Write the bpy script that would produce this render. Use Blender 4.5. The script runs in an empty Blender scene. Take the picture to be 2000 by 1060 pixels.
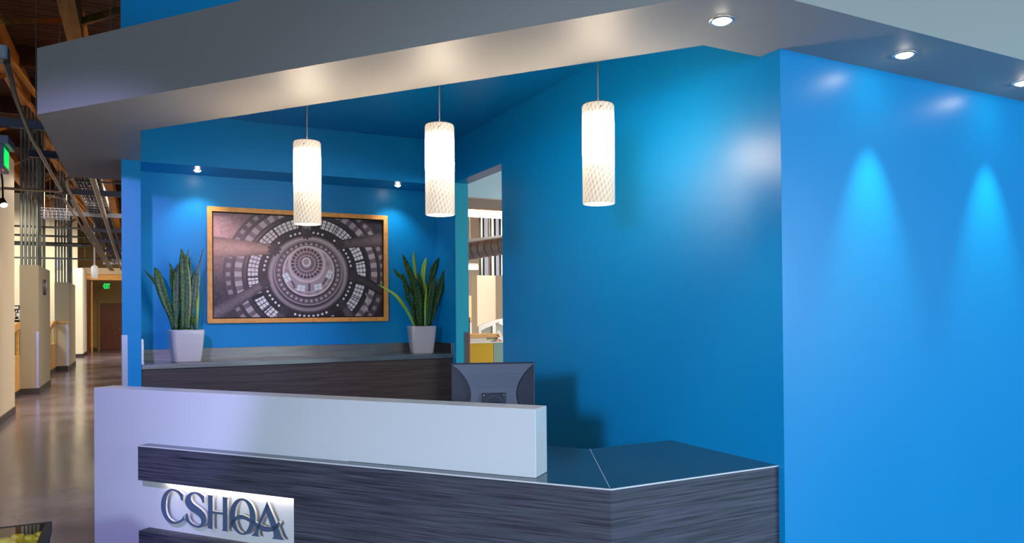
import bpy, bmesh, math, random
import numpy as np
from mathutils import Vector, Matrix
from mathutils.geometry import tessellate_polygon
random.seed(7)
SC = bpy.context.scene
COL = SC.collection

# ------------------------------------------------------------------ camera
EYE = Vector((0, 0, 1.62))
F_PX, PITCH, ROLL, YAW, CY = 1428.15, 0.007235, -0.0083624, 0.4721315, 599.08
f0 = Vector((math.sin(YAW), math.cos(YAW), 0)); r0 = Vector((math.cos(YAW), -math.sin(YAW), 0)); u0 = Vector((0, 0, 1))
FW = f0 * math.cos(PITCH) + u0 * math.sin(PITCH); up = u0 * math.cos(PITCH) - f0 * math.sin(PITCH)
RT = r0 * math.cos(ROLL) + up * math.sin(ROLL); UP = up * math.cos(ROLL) - r0 * math.sin(ROLL)
cam_d = bpy.data.cameras.new('camera'); cam = bpy.data.objects.new('camera', cam_d); COL.objects.link(cam)
cam.matrix_world = Matrix(((RT.x, UP.x, -FW.x, EYE.x), (RT.y, UP.y, -FW.y, EYE.y), (RT.z, UP.z, -FW.z, EYE.z), (0, 0, 0, 1)))
cam_d.sensor_width = 36; cam_d.lens = F_PX / 2000 * 36; cam_d.shift_y = (CY - 530) / 2000
cam_d.clip_start = 0.05; cam_d.clip_end = 200
SC.camera = cam

# ------------------------------------------------------------------ world, lights, exposure
SC.view_settings.view_transform = 'Standard'; SC.view_settings.look = 'None'
SC.view_settings.gamma = 1; SC.view_settings.use_curve_mapping = False
SC.view_settings.exposure = 0.0
w = bpy.data.worlds.new('world'); SC.world = w; w.use_nodes = True
bg = w.node_tree.nodes['Background']; bg.inputs[0].default_value = (0.34, 0.62, 1.0, 1); bg.inputs[1].default_value = 0.22

def area(name, loc, target, sx, sy, power, color):
    d = bpy.data.lights.new(name, 'AREA'); d.shape = 'RECTANGLE'; d.size = sx; d.size_y = sy; d.energy = power; d.color = color
    o = bpy.data.objects.new(name, d); COL.objects.link(o); o.location = loc
    o.rotation_euler = (Vector(target) - Vector(loc)).to_track_quat('-Z', 'Y').to_euler(); return o
def spot(name, loc, target, power, color, angle, blend=0.5, r=0.03, parent=None):
    d = bpy.data.lights.new(name, 'SPOT'); d.energy = power; d.color = color; d.spot_size = math.radians(angle); d.spot_blend = blend; d.shadow_soft_size = r
    o = bpy.data.objects.new(name, d); COL.objects.link(o); o.location = loc
    o.rotation_euler = (Vector(target) - Vector(loc)).to_track_quat('-Z', 'Y').to_euler(); return o
# lobby windows behind the camera, to the right and to the left
area('window_daylight', (8.6, -6.0, 2.2), (5.6, 2.9, 1.1), 6.0, 3.2, 840, (0.50, 0.80, 1.0))
area('window_daylight', (-4.6, -3.2, 2.0), (1.6, 3.8, 1.1), 2.6, 1.9, 110, (0.66, 0.80, 1.0))
# soft spot added to brighten desk and walls, its cone kept below the soffit
spot('lobby_floodlight', (-4.6, -3.2, 2.6), (1.6, 2.25, -0.20), 2500, (0.62, 0.78, 1.0), 54, 1.0, 0.40)
# violet track spot in front of the desk, its cut-off just catching the soffit
spot('track_spotlight', (-1.3, 0.8, 3.55), (-0.72, 5.77, 1.48), 920, (0.42, 0.41, 1.0), 41, 0.40, 0.10)
# area lights added to brighten the hall, the workroom and the office
area('hall_ceiling_light', (1.2, 16.0, 3.9), (1.0, 16.0, 0), 1.0, 8.0, 380, (1.0, 0.84, 0.62))
area('hall_ceiling_light', (1.2, 31.0, 3.9), (0.2, 31.5, 0), 1.0, 14.0, 900, (1.0, 0.82, 0.58))
area('workroom_ceiling_light', (-5.2, 24.0, 4.4), (-5.2, 24.0, 0), 2.0, 14.0, 620, (1.0, 0.97, 0.86))
area('office_ceiling_light', (8.6, 11.0, 4.0), (7.0, 12.0, 0.8), 2.5, 5.0, 620, (1.0, 0.90, 0.74))
area('office_window_light', (10.5, 4.6, 2.4), (5.2, 10.5, 1.6), 2.4, 1.8, 420, (0.95, 1.0, 0.98))  # added frontal light for the office soffit, pier and panels

# ------------------------------------------------------------------ geometry of the plan
BA = -0.88653
BD = Vector((math.cos(BA), math.sin(BA), 0)); BN = Vector((-math.sin(BA), math.cos(BA), 0))
def un(u, n, z=0): return BD * u + BN * n + Vector((0, 0, z))
def on_line_x(n, x): return (n - BN.x * x) / BN.y
def on_line_y(n, y): return (n - BN.y * y) / BN.x
def ray(px, py): return RT * ((px - 1000) / F_PX) - UP * ((py - CY) / F_PX) + FW
def at_y(px, py, Y): d = ray(px, py); return EYE + d * (Y / d.y)
def at_x(px, py, X): d = ray(px, py); return EYE + d * (X / d.x)
def at_z(px, py, Z): d = ray(px, py); return EYE + d * ((Z - EYE.z) / d.z)
def at_n(px, py, n): d = ray(px, py); return EYE + d * ((n - EYE.dot(BN)) / d.dot(BN))
ZS, ZT = 3.06, 3.535          # soffit underside and top
XW, YB = 3.155, 8.183         # blue side wall face, back wall face

# ------------------------------------------------------------------ materials
def lin(r, g, b): return tuple(((c / 255) / 12.92 if c / 255 <= 0.04045 else (((c / 255) + 0.055) / 1.055) ** 2.4) for c in (r, g, b)) + (1,)
def new_mat(name):
    m = bpy.data.materials.new(name); m.use_nodes = True
    nt = m.node_tree; return m, nt, nt.nodes['Principled BSDF']
def mat(name, color, rough=0.5, metal=0.0, spec=0.5, emit=None, estr=0.0, bump=0.0, bscale=200, trans=0.0, coat=0.0):
    m, nt, p = new_mat(name)
    p.inputs['Base Color'].default_value = color if len(color) == 4 else tuple(color) + (1,)
    p.inputs['Roughness'].default_value = rough; p.inputs['Metallic'].default_value = metal
    p.inputs['Specular IOR Level'].default_value = spec; p.inputs['Transmission Weight'].default_value = trans
    p.inputs['Coat Weight'].default_value = coat
    if emit: p.inputs['Emission Color'].default_value = emit; p.inputs['Emission Strength'].default_value = estr
    if bump:
        tc = nt.nodes.new('ShaderNodeTexCoord'); nz = nt.nodes.new('ShaderNodeTexNoise'); nz.inputs['Scale'].default_value = bscale; nz.inputs['Detail'].default_value = 3
        b = nt.nodes.new('ShaderNodeBump'); b.inputs['Strength'].default_value = bump; b.inputs['Distance'].default_value = 0.002
        nt.links.new(tc.outputs['Object'], nz.inputs['Vector']); nt.links.new(nz.outputs['Fac'], b.inputs['Height']); nt.links.new(b.outputs['Normal'], p.inputs['Normal'])
    return m
def streak(name, c0, c1, scale, rough=0.5, metal=0.0, lo=0.35, hi=0.65, detail=6, bump=0.0, rlo=None, spec=0.5, nrough=0.5):
    """base colour varied by noise stretched by `scale`"""
    m, nt, p = new_mat(name)
    tc = nt.nodes.new('ShaderNodeTexCoord'); mp = nt.nodes.new('ShaderNodeMapping'); mp.inputs['Scale'].default_value = scale
    nz = nt.nodes.new('ShaderNodeTexNoise'); nz.inputs['Scale'].default_value = 1; nz.inputs['Detail'].default_value = detail; nz.inputs['Roughness'].default_value = nrough
    cr = nt.nodes.new('ShaderNodeValToRGB'); cr.color_ramp.elements[0].position = lo; cr.color_ramp.elements[1].position = hi
    cr.color_ramp.elements[0].color = c0; cr.color_ramp.elements[1].color = c1
    nt.links.new(tc.outputs['Object'], mp.inputs['Vector']); nt.links.new(mp.outputs['Vector'], nz.inputs['Vector'])
    nt.links.new(nz.outputs['Fac'], cr.inputs['Fac']); nt.links.new(cr.outputs['Color'], p.inputs['Base Color'])
    p.inputs['Roughness'].default_value = rough; p.inputs['Metallic'].default_value = metal; p.inputs['Specular IOR Level'].default_value = spec
    if rlo is not None:
        mr = nt.nodes.new('ShaderNodeMapRange'); mr.inputs['To Min'].default_value = rlo; mr.inputs['To Max'].default_value = rough
        nt.links.new(nz.outputs['Fac'], mr.inputs['Value']); nt.links.new(mr.outputs['Result'], p.inputs['Roughness'])
    if bump:
        b = nt.nodes.new('ShaderNodeBump'); b.inputs['Strength'].default_value = bump; b.inputs['Distance'].default_value = 0.002
        nt.links.new(nz.outputs['Fac'], b.inputs['Height']); nt.links.new(b.outputs['Normal'], p.inputs['Normal'])
    return m
M = {}
M['blue'] = mat('blue_wall_paint', (0.0, 0.265, 0.60, 1), 0.36, spec=0.4, bump=0.05, bscale=220)
M['teal'] = mat('teal_jamb_paint', lin(36, 168, 190), 0.45, bump=0.05)  # different light on the blue jamb, put into a teal colour
M['soffit'] = mat('grey_soffit_paint', (0.46, 0.435, 0.395, 1), 0.52, spec=0.5, bump=0.05, bscale=220)
M['white_solid'] = mat('white_solid_surface', (0.77, 0.75, 0.76, 1), 0.32, coat=0.1)
M['wenge'] = streak('dark_wood_laminate', lin(32, 32, 40), lin(98, 96, 110), (2.2, 2.2, 110), 0.52, lo=0.3, hi=0.72, detail=8, bump=0.08, nrough=0.62, spec=0.3)
M['wenge2'] = streak('dark_brown_wood_laminate', lin(44, 34, 32), lin(84, 66, 62), (2.2, 2.2, 90), 0.5, lo=0.3, hi=0.75, detail=7)
M['worktop'] = mat('dark_grey_worktop', lin(44, 72, 86), 0.16, spec=0.6, bump=0.03, bscale=400)
M['trimwhite'] = mat('pale_edge_strip', lin(225, 220, 220), 0.4)
M['steel'] = streak('brushed_stainless_steel', lin(140, 134, 126), lin(186, 180, 172), (3, 3, 260), 0.34, metal=1.0, lo=0.3, hi=0.7)
M['alu'] = mat('satin_aluminium', lin(200, 202, 205), 0.35, metal=1.0)
M['lit_white'] = mat('lit_white_shade', lin(232, 230, 226), 0.4, emit=(1, 0.97, 0.92, 1), estr=0.35)
M['galv'] = streak('galvanised_steel', lin(92, 96, 94), lin(150, 155, 150), (3, 3, 2), 0.4, metal=0.9)
M['strut'] = mat('grey_steel_strut', lin(96, 100, 118), 0.5, metal=0.5)
M['conduit'] = mat('conduit_steel', lin(160, 150, 140), 0.45, metal=0.6)
M['letter'] = mat('blue_grey_lettering_metal', lin(92, 108, 138), 0.45, metal=0.1)
M['letter_side'] = mat('lettering_pale_edge', lin(210, 205, 195), 0.4)
M['beige'] = mat('beige_hall_paint', lin(205, 190, 168), 0.6, bump=0.04)
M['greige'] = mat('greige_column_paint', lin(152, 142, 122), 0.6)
M['cream'] = mat('cream_wall_paint', lin(232, 230, 214), 0.6)
M['ochre'] = mat('ochre_end_wall_paint', lin(150, 122, 70), 0.6)
M['base'] = mat('dark_rubber_baseboard', lin(58, 50, 48), 0.5)
M['maple'] = streak('honey_maple_wood', lin(196, 140, 66), lin(226, 172, 92), (4, 4, 30), 0.4, lo=0.3, hi=0.7)
M['doorwood'] = streak('red_brown_door_wood', lin(84, 36, 14), lin(108, 50, 22), (30, 30, 2), 0.45)
M['frame_wood'] = streak('honey_frame_wood', lin(236, 152, 66), lin(250, 176, 90), (25, 25, 25), 0.4, lo=0.3, hi=0.7)
M['black'] = mat('black_plastic', lin(12, 12, 14), 0.55, spec=0.25)
M['white_paint'] = mat('white_enamel', lin(232, 230, 226), 0.4)
def thin_glass(name, tint, r=0.03):
    """thin pane: mostly see-through with a Fresnel reflection"""
    m = bpy.data.materials.new(name); m.use_nodes = True; nt = m.node_tree; nt.nodes.remove(nt.nodes['Principled BSDF']); out = nt.nodes['Material Output']
    t = nt.nodes.new('ShaderNodeBsdfTransparent'); t.inputs['Color'].default_value = tint; g = nt.nodes.new('ShaderNodeBsdfGlossy'); g.inputs['Roughness'].default_value = r
    fr = nt.nodes.new('ShaderNodeFresnel'); fr.inputs['IOR'].default_value = 1.5; mx = nt.nodes.new('ShaderNodeMixShader')
    ge = nt.nodes.new('ShaderNodeNewGeometry'); iv = nt.nodes.new('ShaderNodeMath'); iv.operation = 'SUBTRACT'; iv.inputs[0].default_value = 1.0; ml = nt.nodes.new('ShaderNodeMath'); ml.operation = 'MULTIPLY'
    nt.links.new(ge.outputs['Backfacing'], iv.inputs[1]); nt.links.new(iv.outputs[0], ml.inputs[0]); nt.links.new(fr.outputs[0], ml.inputs[1]); nt.links.new(ml.outputs[0], mx.inputs[0]); nt.links.new(t.outputs[0], mx.inputs[1]); nt.links.new(g.outputs[0], mx.inputs[2]); nt.links.new(mx.outputs[0], out.inputs['Surface']); return m
M['glasspane'] = thin_glass('pane_glass', (0.90, 0.94, 0.90, 1))
M['deck'] = streak('brown_roof_boards', lin(62, 34, 16), lin(104, 60, 26), (2, 14, 2), 0.75)
M['beam'] = streak('orange_brown_timber', lin(190, 118, 40), lin(226, 150, 62), (12, 1.5, 12), 0.6)  # warm uplight on the timber put into a brighter orange
M['lamp_white'] = mat('downlight_lens', (1, 1, 1, 1), 0.4, emit=(1.0, 0.86, 0.66, 1), estr=55)
M['tube'] = mat('fluorescent_lens', (1, 1, 1, 1), 0.4, emit=(1.0, 0.90, 0.72, 1), estr=5)
M['exit_green'] = mat('exit_green_light', (0.0, 0.8, 0.12, 1), 0.4, emit=(0.0, 1.0, 0.16, 1), estr=1.0)
M['exit_body'] = mat('pale_exit_housing', lin(178, 178, 205), 0.45)
M['pot'] = mat('pearl_white_planter', lin(205, 196, 198), 0.35, coat=0.2)
M['pebble'] = mat('pale_brown_pebble', lin(196, 168, 140), 0.6)
M['pebble2'] = mat('white_pebble', lin(232, 226, 220), 0.6)
M['soil'] = mat('potting_soil', lin(48, 36, 28), 0.9)
M['monitor'] = mat('monitor_grey_shell', lin(92, 92, 108), 0.42)
M['monitor_dark'] = mat('monitor_dark_shell', lin(44, 42, 58), 0.4)
M['monitor_vent'] = mat('monitor_vent_black', lin(58, 58, 72), 0.6)
M['yellow'] = mat('yellow_moulded_plastic', lin(245, 212, 40), 0.35)
M['fabric_yellow'] = mat('mustard_panel_fabric', lin(218, 168, 44), 0.85, bump=0.1, bscale=600)
M['fabric_teal'] = mat('sage_panel_fabric', lin(140, 166, 152), 0.85, bump=0.1, bscale=600)
M['paper'] = mat('white_paper', lin(238, 228, 220), 0.7)
M['pale'] = mat('pale_blue_white_paint', lin(205, 228, 226), 0.6)  # cyan light on the office drywall put into its colour
M['bronze'] = mat('bronze_corner_guard', lin(128, 96, 88), 0.4, metal=0.3)
M['duct'] = streak('grey_duct_wrap', lin(150, 142, 134), lin(182, 172, 164), (6, 6, 6), 0.5, metal=0.3)
def concrete():
    m, nt, p = new_mat('polished_concrete')
    tc = nt.nodes.new('ShaderNodeTexCoord'); n1 = nt.nodes.new('ShaderNodeTexNoise'); n1.inputs['Scale'].default_value = 0.9; n1.inputs['Detail'].default_value = 8; n1.inputs['Roughness'].default_value = 0.65
    cr = nt.nodes.new('ShaderNodeValToRGB'); e = cr.color_ramp.elements
    e[0].position = 0.32; e[0].color = lin(70, 60, 80); e[1].position = 0.72; e[1].color = lin(136, 122, 136)
    n2 = nt.nodes.new('ShaderNodeTexNoise'); n2.inputs['Scale'].default_value = 22; n2.inputs['Detail'].default_value = 5
    mr = nt.nodes.new('ShaderNodeMapRange'); mr.inputs['To Min'].default_value = 0.10; mr.inputs['To Max'].default_value = 0.26
    nt.links.new(tc.outputs['Object'], n1.inputs['Vector']); nt.links.new(tc.outputs['Object'], n2.inputs['Vector'])
    nt.links.new(n1.outputs['Fac'], cr.inputs['Fac']); nt.links.new(cr.outputs['Color'], p.inputs['Base Color'])
    nt.links.new(n1.outputs['Fac'], mr.inputs['Value']); nt.links.new(mr.outputs['Result'], p.inputs['Roughness'])
    p.inputs['Specular IOR Level'].default_value = 0.7
    return m
M['concrete'] = concrete()
def leaf_mat():
    m, nt, p = new_mat('banded_green_leaf')
    tc = nt.nodes.new('ShaderNodeTexCoord'); wv = nt.nodes.new('ShaderNodeTexWave'); wv.wave_type = 'BANDS'; wv.bands_direction = 'Z'
    wv.inputs['Scale'].default_value = 9; wv.inputs['Distortion'].default_value = 14; wv.inputs['Detail'].default_value = 4; wv.inputs['Detail Scale'].default_value = 3.5
    cr = nt.nodes.new('ShaderNodeValToRGB'); e = cr.color_ramp.elements
    e[0].position = 0.25; e[0].color = lin(24, 50, 12); e[1].position = 0.85; e[1].color = lin(74, 110, 26)
    nt.links.new(tc.outputs['Object'], wv.inputs['Vector']); nt.links.new(wv.outputs['Fac'], cr.inputs['Fac']); nt.links.new(cr.outputs['Color'], p.inputs['Base Color'])
    p.inputs['Roughness'].default_value = 0.35
    return m
M['leaf'] = leaf_mat()
M['leaf_pale'] = mat('pale_green_leaf', lin(150, 186, 58), 0.4)
def shade_mat():
    """lit glass shade: a lamp, brightest at its middle, with a woven relief that shows at the dimmer ends"""
    m, nt, p = new_mat('glowing_woven_glass')
    tc = nt.nodes.new('ShaderNodeTexCoord'); sx = nt.nodes.new('ShaderNodeSeparateXYZ'); nt.links.new(tc.outputs['Object'], sx.inputs['Vector'])
    cr = nt.nodes.new('ShaderNodeValToRGB'); cr.color_ramp.interpolation = 'EASE'; el = cr.color_ramp.elements
    el[0].position = 0.0; el[0].color = (0.0105,) * 3 + (1,); el[1].position = 1.0; el[1].color = (0.009,) * 3 + (1,)
    for pos, v in ((0.18, 0.0115), (0.34, 0.016), (0.46, 0.05), (0.56, 1.0), (0.74, 0.9), (0.85, 0.05), (0.92, 0.012)):
        k = el.new(pos); k.color = (v, v, v, 1)
    mr = nt.nodes.new('ShaderNodeMapRange'); mr.inputs['From Min'].default_value = 0.0; mr.inputs['From Max'].default_value = 0.60
    nt.links.new(sx.outputs['Z'], mr.inputs['Value']); nt.links.new(mr.outputs['Result'], cr.inputs['Fac'])
    # diamond weave from angle and height
    at = nt.nodes.new('ShaderNodeMath'); at.operation = 'ARCTAN2'; nt.links.new(sx.outputs['Y'], at.inputs[0]); nt.links.new(sx.outputs['X'], at.inputs[1])
    def wave(ka, kz):
        a = nt.nodes.new('ShaderNodeMath'); a.operation = 'MULTIPLY'; a.inputs[1].default_value = ka; nt.links.new(at.outputs[0], a.inputs[0])
        b = nt.nodes.new('ShaderNodeMath'); b.operation = 'MULTIPLY_ADD'; b.inputs[1].default_value = kz; nt.links.new(sx.outputs['Z'], b.inputs[0]); nt.links.new(a.outputs[0], b.inputs[2])
        s = nt.nodes.new('ShaderNodeMath'); s.operation = 'SINE'; nt.links.new(b.outputs[0], s.inputs[0]); return s
    s1 = wave(26, 60); s2 = wave(-17, 150)
    mx = nt.nodes.new('ShaderNodeMath'); mx.operation = 'ADD'; nt.links.new(s1.outputs[0], mx.inputs[0]); nt.links.new(s2.outputs[0], mx.inputs[1])
    rr = nt.nodes.new('ShaderNodeMapRange'); rr.inputs['From Min'].default_value = -1.6; rr.inputs['From Max'].default_value = 1.2; rr.inputs['To Min'].default_value = 0.6; rr.inputs['To Max'].default_value = 1.2
    nt.links.new(mx.outputs[0], rr.inputs['Value'])
    mu = nt.nodes.new('ShaderNodeMath'); mu.operation = 'MULTIPLY'; nt.links.new(cr.outputs['Color'], mu.inputs[0]); nt.links.new(rr.outputs['Result'], mu.inputs[1])
    st = nt.nodes.new('ShaderNodeMath'); st.operation = 'MULTIPLY'; st.inputs[1].default_value = 60.0; nt.links.new(mu.outputs[0], st.inputs[0])
    nt.links.new(st.outputs[0], p.inputs['Emission Strength']); p.inputs['Emission Color'].default_value = (1.0, 0.82, 0.62, 1)
    p.inputs['Base Color'].default_value = lin(190, 175, 155); p.inputs['Roughness'].default_value = 0.3
    return m
M['shade'] = shade_mat()
M['shade_end'] = mat('glowing_lamp_diffuser', (0.9, 0.85, 0.8, 1), 0.4, emit=(1.0, 0.86, 0.68, 1), estr=1.6)

# ------------------------------------------------------------------ mesh helpers
class B:
    """collects shapes in world coordinates; build() links them as one mesh object"""
    def __init__(s): s.v = []; s.f = []; s.mi = []; s.smooth = []
    def add(s, vs, fs, mi=0, smooth=False):
        o = len(s.v); s.v += [tuple(v) for v in vs]; s.f += [tuple(i + o for i in f) for f in fs]; s.mi += [mi] * len(fs); s.smooth += [smooth] * len(fs); return s
    def prism(s, pts, z0, z1, mi=0):
        n = len(pts); a = sum(pts[i][0] * pts[(i + 1) % n][1] - pts[(i + 1) % n][0] * pts[i][1] for i in range(n))
        if a < 0: pts = pts[::-1]
        vs = [(p[0], p[1], z0) for p in pts] + [(p[0], p[1], z1) for p in pts]
        fs = [tuple(range(n - 1, -1, -1)), tuple(range(n, 2 * n))] + [(i, (i + 1) % n, n + (i + 1) % n, n + i) for i in range(n)]
        return s.add(vs, fs, mi)
    def box(s, x0, x1, y0, y1, z0, z1, mi=0): return s.prism([(x0, y0), (x1, y0), (x1, y1), (x0, y1)], z0, z1, mi)
    def unbox(s, u0_, u1_, n0, n1, z0, z1, mi=0):
        return s.prism([tuple(un(a, b))[:2] for a, b in ((u0_, n0), (u1_, n0), (u1_, n1), (u0_, n1))], z0, z1, mi)
    def obox(s, c, ax, ay, az, mi=0):
        """box by centre and half-axis vectors"""
        c, ax, ay, az = map(Vector, (c, ax, ay, az))
        vs = [c + ax * i + ay * j + az * k for k in (-1, 1) for i, j in ((-1, -1), (1, -1), (1, 1), (-1, 1))]
        fs = [(3, 2, 1, 0), (4, 5, 6, 7), (0, 1, 5, 4), (1, 2, 6, 5), (2, 3, 7, 6), (3, 0, 4, 7)]
        if ax.cross(ay).dot(az) < 0: fs = [f[::-1] for f in fs]
        return s.add(vs, fs, mi)
    def bar(s, a, b, w, h, mi=0):
        a, b = Vector(a), Vector(b); d = b - a; dn = d.normalized(); ref = Vector((0, 0, 1)) if abs(dn.z) < 0.95 else Vector((1, 0, 0))
        sd = dn.cross(ref).normalized(); tp = sd.cross(dn)
        return s.obox((a + b) / 2, d / 2, sd * (w / 2), tp * (h / 2), mi)
    def tube(s, pts, r, seg=10, mi=0, caps=True):
        pts = [Vector(p) for p in pts]; n = len(pts); rs = r if isinstance(r, (list, tuple)) else [r] * n
        rings = []; prev = None
        for i, p in enumerate(pts):
            t = (pts[min(i + 1, n - 1)] - pts[max(i - 1, 0)]).normalized()
            if prev is None: ref = Vector((0, 0, 1)) if abs(t.z) < 0.9 else Vector((1, 0, 0)); a = t.cross(ref).normalized()
            else: a = (prev - t * prev.dot(t)).normalized()
            prev = a; b = t.cross(a)
            rings.append([p + (a * math.cos(2 * math.pi * k / seg) + b * math.sin(2 * math.pi * k / seg)) * rs[i] for k in range(seg)])
        vs = [v for rg in rings for v in rg]; fs = []
        for i in range(n - 1):
            for k in range(seg): fs.append((i * seg + k, i * seg + (k + 1) % seg, (i + 1) * seg + (k + 1) % seg, (i + 1) * seg + k))
        s.add(vs, fs, mi, True)
        if caps: s.add(rings[0], [tuple(range(seg - 1, -1, -1))], mi); s.add(rings[-1], [tuple(range(seg))], mi)
        return s
    def lathe(s, c, prof, seg=24, mi=0, smooth=True):
        """profile of (radius, z) going up the outside, about a vertical axis through c"""
        vs = [(c[0] + r * math.cos(2 * math.pi * k / seg), c[1] + r * math.sin(2 * math.pi * k / seg), c[2] + z) for r, z in prof for k in range(seg)]
        fs = [(i * seg + k, i * seg + (k + 1) % seg, (i + 1) * seg + (k + 1) % seg, (i + 1) * seg + k) for i in range(len(prof) - 1) for k in range(seg)]
        return s.add(vs, fs, mi, smooth)
    def disc(s, c, r, seg=24, up=True, mi=0):
        vs = [(c[0] + r * math.cos(2 * math.pi * k / seg), c[1] + r * math.sin(2 * math.pi * k / seg), c[2]) for k in range(seg)]
        return s.add(vs, [tuple(range(seg)) if up else tuple(range(seg - 1, -1, -1))], mi)
    def plate(s, polys, fn, t0, t1, mi=0, mi_side=None):
        """closed 2-D outlines extruded between depth t0 (front) and t1; fn(a, b, t) gives the world point"""
        for poly in polys:
            n = len(poly); tri = tessellate_polygon([[Vector((a, b, 0)) for a, b in poly]])
            fr = [fn(a, b, t0) for a, b in poly]; bk = [fn(a, b, t1) for a, b in poly]
            s.add(fr, [tuple(t) for t in tri], mi); s.add(bk, [tuple(t)[::-1] for t in tri], mi)
            s.add(fr + bk, [(i, (i + 1) % n, n + (i + 1) % n, n + i) for i in range(n)], mi if mi_side is None else mi_side)
        return s
    def build(s, name, mats, parent=None, bevel=0.0, seg=2, fix=False):
        mats = mats if isinstance(mats, (list, tuple)) else [mats]
        inv = parent_world(parent).inverted() if parent else Matrix.Identity(4)
        me = bpy.data.meshes.new(name); me.from_pydata([inv @ Vector(v) for v in s.v], [], s.f)
        for m in mats: me.materials.append(M[m] if isinstance(m, str) else m)
        for p, i, sm in zip(me.polygons, s.mi, s.smooth): p.material_index = i; p.use_smooth = sm
        if fix or bevel:
            bm = bmesh.new(); bm.from_mesh(me); bmesh.ops.remove_doubles(bm, verts=bm.verts, dist=1e-5); bmesh.ops.recalc_face_normals(bm, faces=bm.faces); bm.to_mesh(me); bm.free()
        me.update()
        o = bpy.data.objects.new(name, me); COL.objects.link(o)
        if parent: o.parent = parent
        if bevel:
            md = o.modifiers.new('bevel', 'BEVEL'); md.width = bevel; md.segments = seg; md.limit_method = 'ANGLE'; md.angle_limit = math.radians(40)
        return o
def parent_world(o):
    m = Matrix.LocRotScale(o.location, o.rotation_euler, o.scale)
    return parent_world(o.parent) @ m if o.parent else m
def tag(o, label=None, cat=None, group=None, kind=None):
    if label: o['label'] = label
    if cat: o['category'] = cat
    if group: o['group'] = group
    if kind: o['kind'] = kind
    return o
def thing(name, loc, label, cat, rotz=0.0, group=None):
    o = bpy.data.objects.new(name, None); o.empty_display_size = 0.1; COL.objects.link(o)
    o.location = loc; o.rotation_euler = (0, 0, rotz); return tag(o, label, cat, group)
def struct(o, label=None):
    o['kind'] = 'structure'
    if label: o['label'] = label
    return o
def copy_tree(o, parent=None):
    c = o.copy(); COL.objects.link(c); c.parent = parent
    if o.type == 'LIGHT': c.data = o.data
    for ch in list(o.children): copy_tree(ch, c)
    return c

# ================================================================== the setting
struct(B().box(-14, 20, -12, 48, -0.1, 0).build('floor', 'concrete'), 'polished mottled grey brown concrete floor')
struct(B().box(XW, 11.0, 2.905, 3.06, 0, ZS).build('wall_right', 'blue'), 'bright blue wall under the three spotlights at right')
b = B(); b.box(XW, 3.317, 3.06, 6.378, 0, 3.60).box(XW, 3.317, 7.565, 8.34, 0, 3.60).box(XW, 3.317, 6.378, 7.565, 3.07, 3.60)
wm = struct(b.build('wall_middle', 'blue'), 'blue side wall of the reception with the tall doorway')
B().box(XW + 0.002, 3.315, 7.560, 7.565, 0, 3.07).build('jamb_lining', 'teal', wm)
B().box(3.262, 3.322, 7.553, 7.560, 0, 1.40).build('corner_guard', 'bronze', wm, 0.002)
struct(B().box(-0.137, XW, YB, 8.34, 0, 3.60).build('wall_back', 'blue'), 'blue back wall behind the framed picture')
wl = struct(B().box(-0.137, 0.021, 7.63, 12.0, 0, 6.5).build('wall_left', 'blue'), 'narrow blue end of the left wall')
b = B(); b.box(-0.142, -0.092, 7.624, 7.63, 0, 1.44).box(-0.142, -0.137, 7.624, 7.68, 0, 1.44)
B.build(b, 'corner_guard', 'alu', wl, 0.001)
struct(B().box(0.021, 3.40, 7.66, 7.82, 3.62, 6.5).build('wall_upper', 'blue'), 'blue wall rising above the grey soffit')
# soffit ring
yl0 = on_line_x(3.4115, -0.64); yo = on_line_x(3.4115, 0.021); yi = on_line_x(4.05, 0.021)
xr0 = on_line_y(3.4115, 2.42); xc1 = on_line_y(4.05, 3.05)
outer = [(-0.64, 8.82), (-0.64, yl0), (xr0, 2.42), (11.0, 2.42), (11.0, 3.05), (xc1, 3.05), (0.021, yi), (0.021, 8.82)]
sof = struct(B().prism(outer, ZS, ZT).build('ceiling_soffit', 'soffit', None, fix=True), 'grey painted soffit wrapped around the reception')
struct(B().box(0.021, XW, 7.67, YB, ZS, 3.60).build('ceiling_bulkhead', 'blue'), 'blue bulkhead with two spotlights above the picture')
struct(B().prism([(0.0, yi - 0.1), (xc1 - 0.1, 3.0), (3.2, 3.0), (3.2, 8.2), (0.0, 8.2)], 3.546, 3.60).build('ceiling_recess', 'blue'), 'dark blue recessed ceiling above the pendants')

# roof over everything: boards, beams, struts
roof = struct(B().box(-14, 20, -3.0, 48, 6.75, 6.85).build('ceiling_roof', 'deck'), 'dark brown timber roof of the open hall')
bm_ = B().box(-6, 6, -0.068, 0.068, -0.02, 0.0).build('board', 'deck', roof); bm_.location = (-1, 6.0, 6.75)
for i in range(1, 150):
    c = bm_.copy(); COL.objects.link(c); c.location = (-1, 6.0 + i * 0.15, 6.75 - 0.004 * (i % 3))
for x, z in ((-3.35, 5.9), (-2.08, 6.0), (-0.78, 5.5), (0.9, 6.0), (5.2, 6.0), (8.5, 6.0)):
    B().box(x - 0.10, x + 0.10, 4.0, 46, z - 0.02, z + 0.5).build('beam', 'beam', roof)
for y in (9.2, 12.5, 16.5, 20.5, 24.5, 28.5, 32.5, 36.5):
    B().box(-8, 10, y - 0.07, y + 0.07, 6.35, 6.74).build('purlin', 'deck', roof)
for x in (-3.35, -2.08):
    for k in range(9):
        y = 9 + k * 3.4
        B().bar((x, y, 5.95), (x + 0.62, y + 1.7, 5.2), 0.06, 0.06).bar((x + 0.62, y + 1.7, 5.2), (x + 1.25, y + 3.4, 5.95), 0.06, 0.06).build('web_strut', 'beam', roof)
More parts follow.
